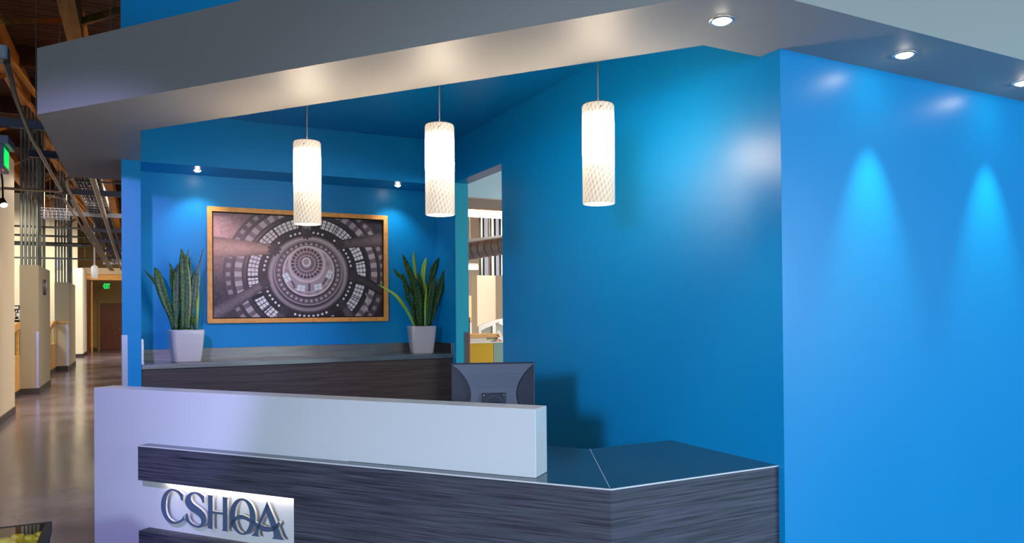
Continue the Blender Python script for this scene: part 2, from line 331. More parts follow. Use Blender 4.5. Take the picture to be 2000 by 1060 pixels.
for y, x0, x1 in ((10.4, -1.6, -0.8), (11.6, -0.8, 0.6)):
    B().bar((x0, y, 5.6), (x1, y, 6.3), 0.09, 0.09).build('brace', 'beam', roof)

# hall walls
hl = struct(B().box(-2.02, -1.85, 9.0, 14.69, 0, 4.22).build('wall_hall_left', 'beige'), 'beige wall end at the left edge')
struct(B().box(-1.85, -1.838, 9.0, 14.69, 0, 0.12).box(-2.02, -1.838, 14.69, 14.70, 0, 0.12).build('baseboard_hall_left', 'base'))
struct(B().box(-9.2, -9.0, 6, 46, 0, 6.7).build('wall_workroom', 'cream'), 'cream far wall of the workroom left of the hall')
struct(B().box(-9.0, -2.3, 36.0, 36.2, 0, 6.7).build('wall_workroom_end', 'cream'), 'cream end wall behind the hall columns')
struct(B().box(-2.27, -1.97, 33.4, 36.0, 0, 3.5).build('wall_hall_far_left', 'cream'), 'pale wall stub near the far end of the hall')
struct(B().box(-2.28, -1.96, 33.385, 33.4, 0, 0.12).box(-1.97, -1.955, 33.4, 36, 0, 0.12).build('baseboard_hall_far', 'base'))
struct(B().box(-9.2, 6.0, 39.5, 39.7, 0, 6.7).build('wall_hall_end', 'ochre'), 'ochre wall at the far end of the hall')
struct(B().box(-2.4, -1.74, 39.47, 39.5, 0, 0.12).build('baseboard_hall_end', 'base'))
struct(B().box(-2.3, 6.0, 36.8, 37.1, 3.18, 3.42).box(-2.3, 6, 36.75, 37.1, 3.42, 3.44).build('trim_1', 'maple'), 'pale timber header across the far end of the hall')
struct(B().box(-2.3, 6.0, 36.9, 37.1, 3.44, 3.72).build('trim_2', 'beige'), 'beige header panel above the timber header')
struct(B().box(-2.02, -1.9, 36.7, 37.0, 0, 3.2).build('trim_3', 'doorwood'), 'dark door jamb post at the far end of the hall')
struct(B().box(-1.86, -1.80, 37.0, 37.1, 0, 3.2).build('trim_4', 'maple'), 'slim pale post at the far end of the hall')
# far door
dr = struct(B().box(-1.62, -0.62, 39.44, 39.49, 0.01, 2.20).build('door_1', 'doorwood'), 'red brown wooden door at the end of the hall')
b = B(); b.box(-1.70, -1.625, 39.42, 39.5, 0, 2.275).box(-0.615, -0.54, 39.42, 39.5, 0, 2.275).box(-1.625, -0.615, 39.42, 39.5, 2.205, 2.275); b.build('door_frame', 'ochre', dr)
B().tube([(-0.72, 39.43, 1.0), (-0.72, 39.38, 1.0), (-0.84, 39.38, 1.0)], 0.012).build('door_handle', 'alu', dr)
# rooms behind the side opening
struct(B().box(3.317, 16, 20.0, 20.2, 0, 6.7).build('wall_office_back', 'beige'), 'beige far wall of the office through the doorway')
struct(B().box(13.8, 14.0, 3.1, 20, 0, 6.7).build('wall_office_right', 'cream'))
os_ = struct(B().box(3.317, 12, 8.5, 9.35, 3.09, 4.0).build('ceiling_office_soffit', 'pale'), 'pale soffit in the office seen through the doorway')
B().box(3.317, 12, 8.505, 9.345, 3.075, 3.09).build('underside_panel', 'beige', os_)
struct(B().box(3.317, 14, 9.8, 20, 4.6, 4.7).build('ceiling_office', 'beam'), 'orange brown timber ceiling of the office')

# ================================================================== the desk
desk = thing('reception_desk', un(-2.6, 3.5), 'angled reception desk with white slab, dark wood front and dark grey worktop', 'reception desk', BA)
U0, U1, NW0, NW1, NF = -4.763, -1.42, 3.52, 3.68, 3.437
B().plate([[(U0, 0), (-2.60, 0), (-2.60, 0.7605), (U1, 0.7605), (U1, 1.116), (U0, 1.116)]], lambda a, c, t: un(a, t, c), NW0, NW1).build('white_slab', 'white_solid', desk, 0.003)
kx = on_line_y(NF, 2.945); uk = Vector((kx, 2.945, 0)).dot(BD)
bmid = un(-1.0, 4.39); 
B().unbox(-4.227, -2.93, NF, NW0, 0.530, 0.753).build('front_band', 'wenge', desk, 0.0015)
B().unbox(-4.222, -2.93, NF, NW0, 0.0, 0.197).build('front_band', 'wenge', desk, 0.0015)
B().prism([tuple(un(-2.93, NF))[:2], (kx, 2.945), tuple(Vector((kx, 2.945, 0)) + (Vector((1, 0, 0)) + Vector((BN.x, BN.y, 0))).normalized() * 0.03)[:2], tuple(un(-2.93, NW0))[:2]], 0, 0.753).build('front_panel', 'wenge', desk)
B().box(kx + 0.0005, XW - 0.002, 2.945, 2.985, 0, 0.753).build('return_panel', 'wenge', desk)
bm2 = (2.515, 3.868)
B().prism([(kx, 2.949), bm2, tuple(un(-4.6, 4.385))[:2], tuple(un(-4.6, NW1))[:2], tuple(un(-2.598, NW1))[:2], tuple(un(-2.598, NW0 - 0.001))[:2], tuple(un(-4.222, NW0 - 0.001))[:2], tuple(un(-4.222, NF + 0.004))[:2]], 0.7535, 0.7595).build('worktop', 'worktop', desk)
B().prism([(kx + 0.002, 2.949), (XW - 0.002, 2.949), (XW - 0.002, 3.865), (bm2[0] + 0.002, 3.868)], 0.7535, 0.7595).build('worktop', 'worktop', desk)
jd = (Vector(bm2 + (0,)) - Vector((kx, 2.949, 0))).normalized() * 0.0015; jp = Vector((-jd.y, jd.x, 0))
B().obox((Vector((kx, 2.949, 0.7597)) + Vector(bm2 + (0.7597,))) / 2, (Vector(bm2 + (0,)) - Vector((kx, 2.949, 0))) / 2, jp, (0, 0, 0.0004)).build('mitre_joint', 'trimwhite', desk)
B().unbox(-4.227, uk, NF - 0.001, NF + 0.004, 0.753, 0.760).box(kx, XW - 0.002, 2.944, 2.949, 0.753, 0.760).build('edge_strip', 'trimwhite', desk)
B().unbox(-4.3, -1.6, 4.345, 4.37, 0.62, 0.7535).build('apron', 'wenge', desk)
B().box(2.62, XW - 0.001, 3.80, 3.83, 0, 0.7535).build('support_panel', 'wenge', desk)
# LED strip under the band, lighting the sign plate
led = B().unbox(-4.05, -2.96, NW0 - 0.030, NW0 - 0.012, 0.522, 0.530).build('led_strip', mat('led_strip_light', (1, 1, 1, 1), 0.5, emit=(1.0, 0.93, 0.80, 1), estr=16), desk)
# lettering, traced as outlines on the plane of the sign
LET = {
 'C': [[(388,170),(330,120),(270,97),(225,95),(175,115),(130,165),(103,235),(95,310),(103,385),(130,455),(175,515),(225,546),(280,553),(335,540),(375,515),(398,488),(396,435),(375,475),(340,505),(295,522),(260,520),(215,490),(180,440),(162,375),(158,310),(163,240),(180,180),(205,140),(240,120),(280,128),(320,158),(345,205),(358,248),(384,248)]],
 'S': [[(660,192),(610,155),(560,137),(515,135),(470,150),(430,190),(410,245),(418,300),(445,345),(490,385),(545,420),(590,455),(615,495),(620,535),(605,562),(575,574),(535,565),(490,535),(460,490),(443,420),(415,420),(413,495),(450,540),(505,580),(560,600),(600,602),(645,585),(675,545),(685,490),(672,430),(640,385),(590,340),(540,305),(500,265),(483,222),(492,180),(520,160),(550,162),(590,190),(620,235),(637,280),(657,278)]],
 'H': [[(697,172),(778,183),(768,200),(768,385),(900,402),(900,215),(890,197),(972,210),(960,228),(960,632),(973,653),(888,640),(900,622),(900,432),(768,417),(768,605),(780,624),(695,606),(708,590),(708,190)]],
 'A': [[(1478,258),(1487,330),(1462,400),(1392,565),(1365,650),(1362,695),(1378,720),(1272,706),(1310,665),(1335,605),(1365,530)],[(1478,258),(1600,545),(1640,640),(1665,710),(1703,765),(1540,745),(1562,718),(1558,660),(1530,590),(1462,400)]],
}
def ell(cx, cy, rx, ry, sh, a0=0, a1=360, n=40):
    return [(cx + rx * math.cos(math.radians(a0 + (a1 - a0) * i / n)), cy + ry * math.sin(math.radians(a0 + (a1 - a0) * i / n)) + sh * rx * math.cos(math.radians(a0 + (a1 - a0) * i / n))) for i in range(n + 1)]
qo = ell(1159, 456, 169, 238, 0.10, 0, 360, 48)[:-1]; qi = ell(1157, 457, 97, 212, 0.10, 0, 360, 48)[:-1]
LET['Q'] = [[qo[i], qo[(i + 1) % 48], qi[(i + 1) % 48], qi[i]] for i in range(48)]
LET['Q'] = [qo[:25] + qi[:25][::-1], qo[24:] + qo[:1] + qi[:1] + qi[24:][::-1]]
LET['Q'].append([(1000,530),(1050,465),(1110,432),(1160,435),(1220,460),(1290,505),(1340,535),(1390,560),(1450,585),(1525,592),(1575,575),(1605,550),(1628,518),(1650,548),(1620,605),(1570,640),(1500,657),(1440,652),(1370,620),(1300,565),(1250,530),(1190,497),(1130,485),(1080,500),(1040,540),(1020,600),(990,588)])
NL = 3.470
def smooth_poly(p, closed=True):
    out = []; n = len(p)
    for i in range(n):
        a, b_, c, d = p[i - 1], p[i], p[(i + 1) % n], p[(i + 2) % n]
        out.append(b_)
        v1 = Vector((b_[0] - a[0], b_[1] - a[1])); v2 = Vector((c[0] - b_[0], c[1] - b_[1])); v3 = Vector((d[0] - c[0], d[1] - c[1]))
        if v1.length and v2.length and v3.length and v1.angle(v2) < 0.75 and v2.angle(v3) < 0.75:
            out.append((-(a[0] + d[0]) / 16 + 9 * (b_[0] + c[0]) / 16, -(a[1] + d[1]) / 16 + 9 * (b_[1] + c[1]) / 16))
    return out
def letfn(a, b_, t):
    p = at_n(300 + a / 6.6667, 940 + b_ / 6.6667, NL); return p + BN * t
sign = thing('company_lettering', un(-3.5, NL + 0.01, 0.26), 'raised blue grey CSHQA letters on the white desk front', 'lettering', BA)
for ch in 'CSHQA':
    B().plate([smooth_poly(p) if ch in 'CS' else p for p in LET[ch]], letfn, 0.0, 0.014 if ch != 'A' else 0.0145, 0, 1).build('letter', ['letter', 'letter_side'], sign, fix=True)
for u in (-3.95, -3.78, -3.55, -3.35, -3.15):
    pass

# ================================================================== back counter
bc = thing('back_counter', (1.5, 7.9, 0), 'dark wood back counter with stainless steel top under the picture', 'counter')
B().box(0.023, XW - 0.002, 7.66, 8.18, 0, 1.112).build('body', 'wenge2', bc)
B().box(0.023, XW - 0.002, 7.64, 8.178, 1.112, 1.160).build('steel_top', 'steel', bc, 0.003)
B().box(0.023, XW - 0.002, 8.160, 8.180, 1.160, 1.276).build('backsplash', 'steel', bc, 0.002)
B().box(XW - 0.022, XW - 0.002, 7.645, 8.160, 1.160, 1.276).build('side_splash', 'steel', bc, 0.002)
b = B(); p0 = at_y(277.6, 709, 7.655)
b.tube([(p0.x - 0.004, 7.66, 1.185), (p0.x - 0.004, 7.66, 1.20), (p0.x - 0.004, 7.66, 1.385), (p0.x - 0.004, 7.66, 1.398)], [0.012, 0.018, 0.018, 0.010], 12)
hs = thing('wall_handset', (0.03, 7.66, 1.16), 'small white upright fitting with rounded ends beside the left wall end', 'wall fitting')
b.build('body', 'white_paint', hs)
B().box(0.0215, p0.x - 0.002, 7.648, 7.672, 1.26, 1.315).build('clip', 'trimwhite', hs)
B().box(p0.x - 0.022, p0.x + 0.016, 7.65, 7.68, 1.1605, 1.19).build('foot', 'trimwhite', hs)

# ================================================================== framed picture
def dome_print(W=440, H=262):
    """colours of the printed photograph: looking up into a domed rotunda"""
    U, V = np.meshgrid(np.linspace(0, 1, W), np.linspace(0, 1, H))
    X = (1 - V) * (62 + U * 1468) + V * (62 + U * 1478); Y = (1 - V) * (75 + U * 50) + V * (970 - U * 2)
    rng = np.random.RandomState(3)
    g = np.zeros((H, W)); 
    def smooth(a, n):
        for _ in range(n): a = (a + np.roll(a, 1, 0) + np.roll(a, -1, 0) + np.roll(a, 1, 1) + np.roll(a, -1, 1)) / 5
        return a
    nz = smooth(rng.rand(H, W), 6); nz = (nz - nz.mean()) / nz.std()
    img = np.ones((H, W, 3)) * np.array([74, 66, 72.]) + nz[..., None] * 5
    lt = np.clip((620 - X) / 560, 0, 1) * np.clip(1 - np.abs(Y - 260) / 420, 0, 1)
    img += lt[..., None] * np.array([120, 88, 80])
    img -= (np.clip((X - 1050) / 500, 0, 1) * 22)[..., None]
    def put(mask, col, a=1.0):
        m = np.clip(mask, 0, 1)[..., None] * a; img[:] = img * (1 - m) + np.array(col, float) * m
    def edge(d, w=3.0): return np.clip(0.5 - d / w, 0, 1)
    def rad(cx, cy, rx, ry): return np.sqrt(((X - cx) / rx) ** 2 + ((Y - cy) / ry) ** 2), np.arctan2((Y - cy) / ry, (X - cx) / rx)
    def ring(cx, cy, rx, ry, r0_, r1_): 
        r, t = rad(cx, cy, rx, ry); return edge((r0_ - r) * rx) * edge((r - r1_) * rx), r, t
    C = (858, 600); RX, RY = 388, 365
    # outer coffer rings
    m, r, t = ring(*C, RX, RY, 1.42, 1.86); put(m, (66, 58, 64), 0.8)
    m, r, t = ring(*C, RX, RY, 1.47, 1.62); cell = 0.5 + 0.5 * np.cos(t * 44); put(m, (112, 104, 112)); put(m * (cell > 0.45), (176, 168, 176), 0.9)
    m, r, t = ring(*C, RX, RY, 1.68, 1.83); cell = 0.5 + 0.5 * np.cos(t * 52); put(m, (84, 74, 82)); put(m * (cell > 0.55) * ((r > 1.71) & (r < 1.80)), (150, 142, 150), 0.9)
    # window ring in groups
    m, r, t = ring(*C, RX, RY, 1.09, 1.38); put(m, (46, 38, 44))
    m, r, t = ring(*C, RX, RY, 1.12, 1.345)
    a = np.degrees(t) % 360
    grp = np.zeros_like(a)
    for a0, a1 in ((158, 176), (178, 206), (207, 232), (234, 258), (283, 300), (301, 318), (320, 344), (346, 366), (11, 27), (28, 44), (98, 116), (118, 138), (140, 153), (60, 74)):
        grp = np.maximum(grp, (((a - a0) % 360) < (a1 - a0)))
    pane = (np.cos(np.radians(a) * 78) > -0.78) & (np.abs(((r - 1.12) / 0.075) % 1 - 0.5) < 0.42)
    put(m * grp, (70, 66, 72)); put(m * grp * pane, (214, 216, 222))
    # light dots on a dark band
    m, r, t = ring(*C, RX, RY, 0.925, 1.085); put(m, (58, 48, 54))
    for k in range(60):
        ang = 2 * math.pi * k / 60; 
        if (k % 10) in (0, 9): continue
        d = np.hypot(X - (C[0] + RX * math.cos(ang)), Y - (C[1] + RY * math.sin(ang))); put(edge(d - 10, 5), (240, 238, 240))
    # smooth cornices
    m, r, t = ring(*C, RX, RY, 0.66, 0.92); sh = 120 + 46 * np.cos((r - 0.66) * 34) - 18 * np.sin(t); put(m, (0, 0, 0)); img += (np.clip(m, 0, 1) * sh)[..., None] * np.array([1.0, 0.94, 0.99])
    m, r, t = ring(*C, RX, RY, 0.70, 0.735); put(m, (84, 74, 82))
    # ring of square coffers with a lamp each
    c2 = (858, 585); m, r, t = ring(*c2, 262, 248, 0.90, 1.09); put(m, (72, 60, 68))
    for k in range(36):
        ang = 2 * math.pi * (k + 0.5) / 36; px, py = c2[0] + 262 * math.cos(ang), c2[1] + 248 * math.sin(ang)
        ca, sa = math.cos(ang), math.sin(ang); du = (X - px) * ca + (Y - py) * sa; dv = -(X - px) * sa + (Y - py) * ca
        put(edge(np.maximum(np.abs(du), np.abs(dv)) - 17, 3) * (1 - edge(np.maximum(np.abs(du), np.abs(dv)) - 13, 3)), (176, 164, 172))
        put(edge(np.hypot(du, dv) - 8, 4), (226, 220, 224))
    m, r, t = ring(*c2, 262, 248, 1.10, 1.16); put(m, (150, 138, 146))
    # drum
    m, r, t = ring(858, 575, 232, 222, 0, 1.0); put(m, (172, 160, 168)); 
    put(m * (0.5 + 0.5 * np.cos(t * 16)) * (r > 0.7), (138, 126, 136), 0.6)
    m2, r2, t2 = ring(858, 575, 232, 222, 0.93, 0.975); put(m2, (214, 206, 212))
    m2, r2, t2 = ring(850, 560, 232, 222, 0.86, 0.89); put(m2 * (np.cos(t2 * 90) > 0), (226, 220, 226))
    for x, y, w_, h_, an in ((665, 628, 26, 38, -30), (790, 720, 34, 24, 8), (940, 710, 34, 25, -10), (1040, 600, 22, 36, 20), (722, 690, 8, 34, -24), (862, 712, 9, 34, 0), (1000, 660, 9, 34, 30)):
        ca, sa = math.cos(math.radians(an)), math.sin(math.radians(an)); du = (X - x) * ca + (Y - y) * sa; dv = -(X - x) * sa + (Y - y) * ca
        put(edge(np.maximum(np.abs(du) - w_, np.abs(dv) - h_), 3), (236, 236, 240) if w_ > 10 else (110, 98, 108))
        if w_ > 10: put(edge(np.maximum(np.abs(du) - 1.5, np.abs(dv) - h_), 2) + edge(np.maximum(np.abs(du) - w_, np.abs(dv) - 1.5), 2), (150, 142, 150))
    # inner dome with coffers
    m, r, t = ring(842, 512, 166, 162, 0, 1.0); put(m, (190, 180, 188)); 
    m3, r3, t3 = ring(842, 512, 166, 162, 0.9, 0.97); put(m3 * (np.cos(t3 * 60) > -0.2), (225, 218, 224))
    m, r, t = ring(840, 505, 148, 144, 0.0, 0.98); put(m, (182, 166, 176))
    cells = (np.abs(((t / (2 * math.pi) * 24) % 1) - 0.5) < 0.37) & (np.abs(((r * 4.2) % 1) - 0.5) < 0.36) & (r > 0.22)
    put(m * cells, (112, 92, 104)); put(m * cells * (r > 0.72), (84, 66, 78), 0.7)
    d = np.hypot(X - 835, Y - 492); put(edge(d - 38, 4), (244, 240, 242)); put(edge(d - 28, 4), (176, 158, 168))
    # big columns running outwards
    def column(x0, y0, w0, x1, y1, w1, col):
        dx, dy = x1 - x0, y1 - y0; L = math.hypot(dx, dy); s = ((X - x0) * dx + (Y - y0) * dy) / L; q = (-(X - x0) * dy + (Y - y0) * dx) / L
        wd = w0 + (w1 - w0) * np.clip(s / L, 0, 1); m = edge(np.abs(q) - wd, 3) * edge(-s, 3) * edge(s - L, 3)
        sh = 1 - 0.35 * (q / wd) ** 2 + 0.03 * nz
        img[:] = img * (1 - m[..., None]) + m[..., None] * np.array(col, float) * sh[..., None]
        cm = edge(np.hypot(X - x0, Y - y0) - w0 * 1.55 * (0.85 + 0.15 * np.cos(9 * np.arctan2(Y - y0, X - x0))), 4); put(cm, (70, 60, 68), 0.92)
    column(560, 385, 40, 0, 370, 100, (170, 138, 128)); column(480, 680, 32, 40, 960, 66, (116, 104, 112))
    column(1135, 335, 36, 1560, 290, 62, (104, 94, 98)); column(1262, 615, 34, 1570, 760, 46, (76, 68, 72))
    column(1160, 870, 30, 1260, 1010, 44, (104, 96, 104)); column(640, 915, 32, 600, 1010, 40, (110, 100, 108)); column(838, 245, 36, 838, 100, 50, (150, 140, 148))
    # darker galleries at the right
    for k in range(12):
        x, y = 1380 + 6 * (k % 4), 770 + 14 * k; put(edge(np.hypot(X - x, Y - y) - 6, 4), (220, 218, 220), 0.8)
    haze = np.clip(1 - np.hypot((X - 300) / 620, (Y - 380) / 460), 0, 1)[..., None] * 0.42
    img = img * (1 - haze) + np.array([205, 172, 160]) * haze
    img = ((img - 100) * 1.25 + 96) * np.array([1.06, 0.99, 0.95])
    return np.clip(img, 8, 255) / 255.0, W, H
pic = thing('framed_picture', (1.59, YB, 2.13), 'wooden framed monochrome photograph looking up into a domed rotunda', 'picture')
PX0, PX1, PZ0, PZ1 = 0.632, 2.555, 1.530, 2.740
fw_ = 0.048
b = B(); b.box(PX0, PX1, 8.125, 8.182, PZ1 - fw_, PZ1).box(PX0, PX1, 8.125, 8.182, PZ0, PZ0 + fw_).box(PX0, PX0 + fw_, 8.125, 8.182, PZ0 + fw_, PZ1 - fw_).box(PX1 - fw_, PX1, 8.125, 8.182, PZ0 + fw_, PZ1 - fw_)
b.build('frame', 'frame_wood', pic, 0.002)
B().box(PX0 + fw_, PX1 - fw_, 8.160, 8.181, PZ0 + fw_, PZ1 - fw_).build('backing', 'black', pic)
img, W_, H_ = dome_print()
x0, x1, z0, z1 = PX0 + fw_ + 0.012, PX1 - fw_ - 0.012, PZ0 + fw_ + 0.012, PZ1 - fw_ - 0.012
me = bpy.data.meshes.new('print')
uu, vv = np.meshgrid(np.linspace(0, 1, W_), np.linspace(0, 1, H_))
co = np.stack([x0 + uu * (x1 - x0) - 1.59, np.full_like(uu, 8.158 - YB), z1 - vv * (z1 - z0) - 2.13], -1).reshape(-1, 3)
idx = np.arange(W_ * H_).reshape(H_, W_); q = np.stack([idx[1:, :-1], idx[1:, 1:], idx[:-1, 1:], idx[:-1, :-1]], -1).reshape(-1, 4)
me.vertices.add(len(co)); me.vertices.foreach_set('co', co.ravel()); me.loops.add(q.size); me.loops.foreach_set('vertex_index', q.ravel().astype(np.int32))
me.polygons.add(len(q)); me.polygons.foreach_set('loop_start', np.arange(0, q.size, 4, dtype=np.int32)); me.update(calc_edges=True)
ca = me.color_attributes.new('print', 'FLOAT_COLOR', 'POINT')
li = np.where(img <= 0.04045, img / 12.92, ((img + 0.055) / 1.055) ** 2.4); ca.data.foreach_set('color', np.concatenate([li.reshape(-1, 3), np.ones((W_ * H_, 1))], 1).astype(np.float32).ravel())
pm, nt, p = new_mat('printed_photograph'); an = nt.nodes.new('ShaderNodeAttribute'); an.attribute_name = 'print'; nt.links.new(an.outputs['Color'], p.inputs['Base Color']); p.inputs['Roughness'].default_value = 0.45
me.materials.append(pm); po = bpy.data.objects.new('print', me); COL.objects.link(po); po.parent = pic

# ================================================================== pendants
NP = 4.25
def pendant(loc):
    t = thing('pendant_lamp', loc, '', 'lamp')
    x, y, z = loc; L, R = 0.60, 0.097
    sh = B(); sh.lathe((x, y, z), [(R - 0.006, 0.0), (R, 0.003), (R, L - 0.012), (R - 0.006, L - 0.003)], 48)
    so = sh.build('shade', 'shade', t)
    B().disc((x, y, z + 0.012), R - 0.004, 40, False).build('diffuser', 'shade_end', t)
    B().lathe((x, y, z + L - 0.003), [(R - 0.006, 0), (R - 0.004, 0.003), (0.02, 0.006), (0.012, 0.02)], 40).build('cap', 'bronze', t)
    B().tube([(x, y, z + L + 0.01), (x, y, 3.546)], 0.005, 8).build('stem', 'conduit', t)
    B().lathe((x, y, 3.526), [(0.058, 0), (0.06, 0.01), (0.06, 0.02)], 24).disc((x, y, 3.526), 0.058, 24, False).build('canopy', 'alu', t)
    for an in (-2.0, 1.2):
        B().tube([(x + (R - 0.002) * math.cos(an), y + (R - 0.002) * math.sin(an), z + L - 0.035), (x + (R + 0.006) * math.cos(an), y + (R + 0.006) * math.sin(an), z + L - 0.035)], 0.004, 8).build('screw', 'bronze', t)
    return t
pp = []
for px in (600, 859, 1169):
    q = at_n(px, 330, NP); pp.append((q.x, q.y))
zb = 2.268
pen = pendant((pp[0][0], pp[0][1], zb)); G = 'pendant lamps over the desk'
tag(pen, 'leftmost glowing woven glass cylinder pendant lamp, hanging over the picture', 'lamp', G)
for k, lab in ((1, 'middle glowing woven glass cylinder pendant lamp, left of the doorway'), (2, 'rightmost glowing woven glass cylinder pendant lamp, before the plain blue wall')):
    c = copy_tree(pen); c.location = (pp[k][0], pp[k][1], zb); tag(c, lab, 'lamp', G)

# ================================================================== downlights
def downlight(loc, tgt, power, angle, blend, color=(1, 0.86, 0.68), r=0.045):
    x, y, z = loc; t = thing('downlight', loc, '', 'light')
    B().lathe((x, y, z), [(r + 0.018, -0.001), (r + 0.016, -0.006), (r + 0.002, -0.006), (r, -0.002)], 28).build('trim_ring', 'alu', t)
    B().lathe((x, y, z - 0.004), [(0.004, -0.016), (r * 0.5, -0.013), (r * 0.85, -0.006), (r, 0.0)], 24).build('lens', 'lamp_white', t)
    s = spot('lamp_light', (0, 0, -0.04), Vector(tgt) - Vector(loc), power, color, angle, blend, 0.02); s.parent = t
    s.rotation_euler = (Vector(tgt) - Vector(loc)).to_track_quat('-Z', 'Y').to_euler()
    return t
tag(downlight((2.588, 2.748, ZS), (2.55, 2.9, 0), 40, 70, 0.6), 'round spotlight in the grey soffit above the desk corner', 'spotlight')
dl = downlight((3.87, 2.664, ZS), (3.90, 2.92, 0.9), 125, 46, 0.9); G2 = 'spotlights over the bright blue wall'
tag(dl, 'round spotlight in the soffit over the bright blue wall, nearest its corner', 'spotlight', G2)
c = copy_tree(dl); c.location = (5.045, 2.664, ZS); tag(c, 'round spotlight in the soffit at the right edge over the blue wall', 'spotlight', G2)
bl = downlight((0.528, 7.90, ZS), (0.56, 8.16, 1.9), 17, 95, 0.8, (0.86, 0.92, 1.0), 0.032); G3 = 'spotlights above the picture'
tag(bl, 'small spotlight in the blue bulkhead above the left plant', 'spotlight', G3)
c = copy_tree(bl); c.location = (2.604, 7.90, ZS); tag(c, 'small spotlight in the blue bulkhead above the right plant', 'spotlight', G3)

# ================================================================== snake plants
def catmull(pts, n=5):
    out = []
    for i in range(len(pts) - 1):
        p0_, p1_, p2_, p3_ = pts[max(i - 1, 0)], pts[i], pts[i + 1], pts[min(i + 2, len(pts) - 1)]
        for k in range(n):
            t = k / n; out.append(tuple(0.5 * (2 * b_ + (c_ - a_) * t + (2 * a_ - 5 * b_ + 4 * c_ - d_) * t * t + (3 * b_ - a_ - 3 * c_ + d_) * t ** 3) for a_, b_, c_, d_ in zip(p0_, p1_, p2_, p3_)))
    out.append(pts[-1]); return out
def leaf(par, pts, m, ox, oy, sc, yb, yt, twist):
    """pts: (crop x, crop y, half width) along the blade; yb/yt: depth at base and tip"""
    cl = catmull(pts); n = len(cl); b = B(); vs = []; fs = []
    for i, (cx, cy_, hw) in enumerate(cl):
        t = i / (n - 1); Y = yb + (yt - yb) * t; p_ = at_y(ox + cx / sc, oy + cy_ / sc, Y); w_ = max(hw, 1.2) / sc * (Y * 0.951 / F_PX)
        a = cl[max(i - 1, 0)]; c = cl[min(i + 1, n - 1)]; d = Vector((c[0] - a[0], 0, -(c[1] - a[1]))).normalized(); s_ = Vector((d.z, 0, -d.x))
        ang = twist * (t - 0.3); sd = Vector((s_.x * math.cos(ang), math.sin(ang) * 0.9, s_.z * math.cos(ang)))
        nrm = Vector((0, -1, 0)) * math.cos(ang) + Vector((s_.x, 0, s_.z)) * math.sin(ang) * 0.6
        th = 0.0028
        vs += [p_ - sd * w_, p_ - sd * w_ * 0.5 - nrm * (w_ * 0.20 - th), p_ - nrm * (w_ * 0.30 - th), p_ + sd * w_ * 0.5 - nrm * (w_ * 0.20 - th), p_ + sd * w_, p_ + sd * w_ * 0.5 - nrm * (w_ * 0.2 + th), p_ - nrm * (w_ * 0.30 + th), p_ - sd * w_ * 0.5 - nrm * (w_ * 0.2 + th)]
    for i in range(n - 1):
        for k in range(8): fs.append((i * 8 + k, i * 8 + (k + 1) % 8, (i + 1) * 8 + (k + 1) % 8, (i + 1) * 8 + k))
    fs += [tuple(range(7, -1, -1)), tuple((n - 1) * 8 + k for k in range(8))]
    b.add(vs, fs, 0, True); return b.build('leaf', m, par, fix=True)
def pot(cx, cy_, z0_, wt, wb, h, label, rot):
    t = thing('snake_plant', (cx, cy_, z0_), label, 'plant', 0)
    def rsq(w_, z, r=0.30, seg=6):
        out = []; hw = w_ / 2; rr = hw * r
        for q_, (sx, sy) in enumerate(((1, 1), (-1, 1), (-1, -1), (1, -1))):
            for k in range(seg + 1):
                a = math.pi / 2 * q_ + math.pi / 2 * k / seg; x_, y_ = sx * (hw - rr) + rr * math.cos(a), sy * (hw - rr) + rr * math.sin(a)
                out.append((cx + x_ * math.cos(rot) - y_ * math.sin(rot), cy_ + x_ * math.sin(rot) + y_ * math.cos(rot), z0_ + z))
        return out
    prof = [(wb * 0.94, 0.0), (wb, 0.008), (wb + (wt - wb) * 0.55, h * 0.45), (wt * 0.985, h * 0.85), (wt, h - 0.008), (wt * 0.985, h), (wt * 0.90, h - 0.002), (wt * 0.88, h - 0.03)]
    rings = [rsq(w_, z) for w_, z in prof]; n = len(rings[0]); vs = [v for r in rings for v in r]
    fs = [(i * n + k, i * n + (k + 1) % n, (i + 1) * n + (k + 1) % n, (i + 1) * n + k) for i in range(len(rings) - 1) for k in range(n)] + [tuple(range(n - 1, -1, -1))]
    B().add(vs, fs, 0, True).build('pot', 'pot', t)
    ss = rsq(wt * 0.885, h - 0.022); B().add(ss, [tuple(range(n))]).build('soil', 'soil', t)
    rnd = random.Random(int(cx * 100))
    for k in range(16):
        a = rnd.uniform(0, 6.28); rr = wt * 0.36 * (0.5 + 0.5 * rnd.random()) ** 0.5; x_, y_ = cx + rr * math.cos(a), cy_ + rr * math.sin(a)
        s_ = rnd.uniform(0.013, 0.024); pb = B(); pb.lathe((x_, y_, z0_ + h - 0.022), [(0.001, 0), (s_, s_ * 0.3), (s_ * 0.9, s_ * 0.75), (s_ * 0.4, s_ * 1.05), (0.001, s_ * 1.1)], 8)
        pb.build('pebble', 'pebble' if k % 3 else 'pebble2', t)
    return t
ZC = 1.1605
YP = 7.90
sL = YP * 0.951 / F_PX
cL = at_y(363, 640, YP); cR = at_y(823.5, 640, YP)
hL = at_y(363, 644.5, YP - 0.16).z - ZC; hR = at_y(823.5, 637, YP - 0.16).z - ZC
pl = pot(cL.x, YP, ZC, 0.305, 0.245, hL, 'snake plant in white square planter at the left of the picture, tall dense upright leaves', 0.12)
pr = pot(cR.x, YP, ZC, 0.300, 0.235, hR, 'snake plant in white square planter at the right of the picture, one leaf drooping left', -0.16)
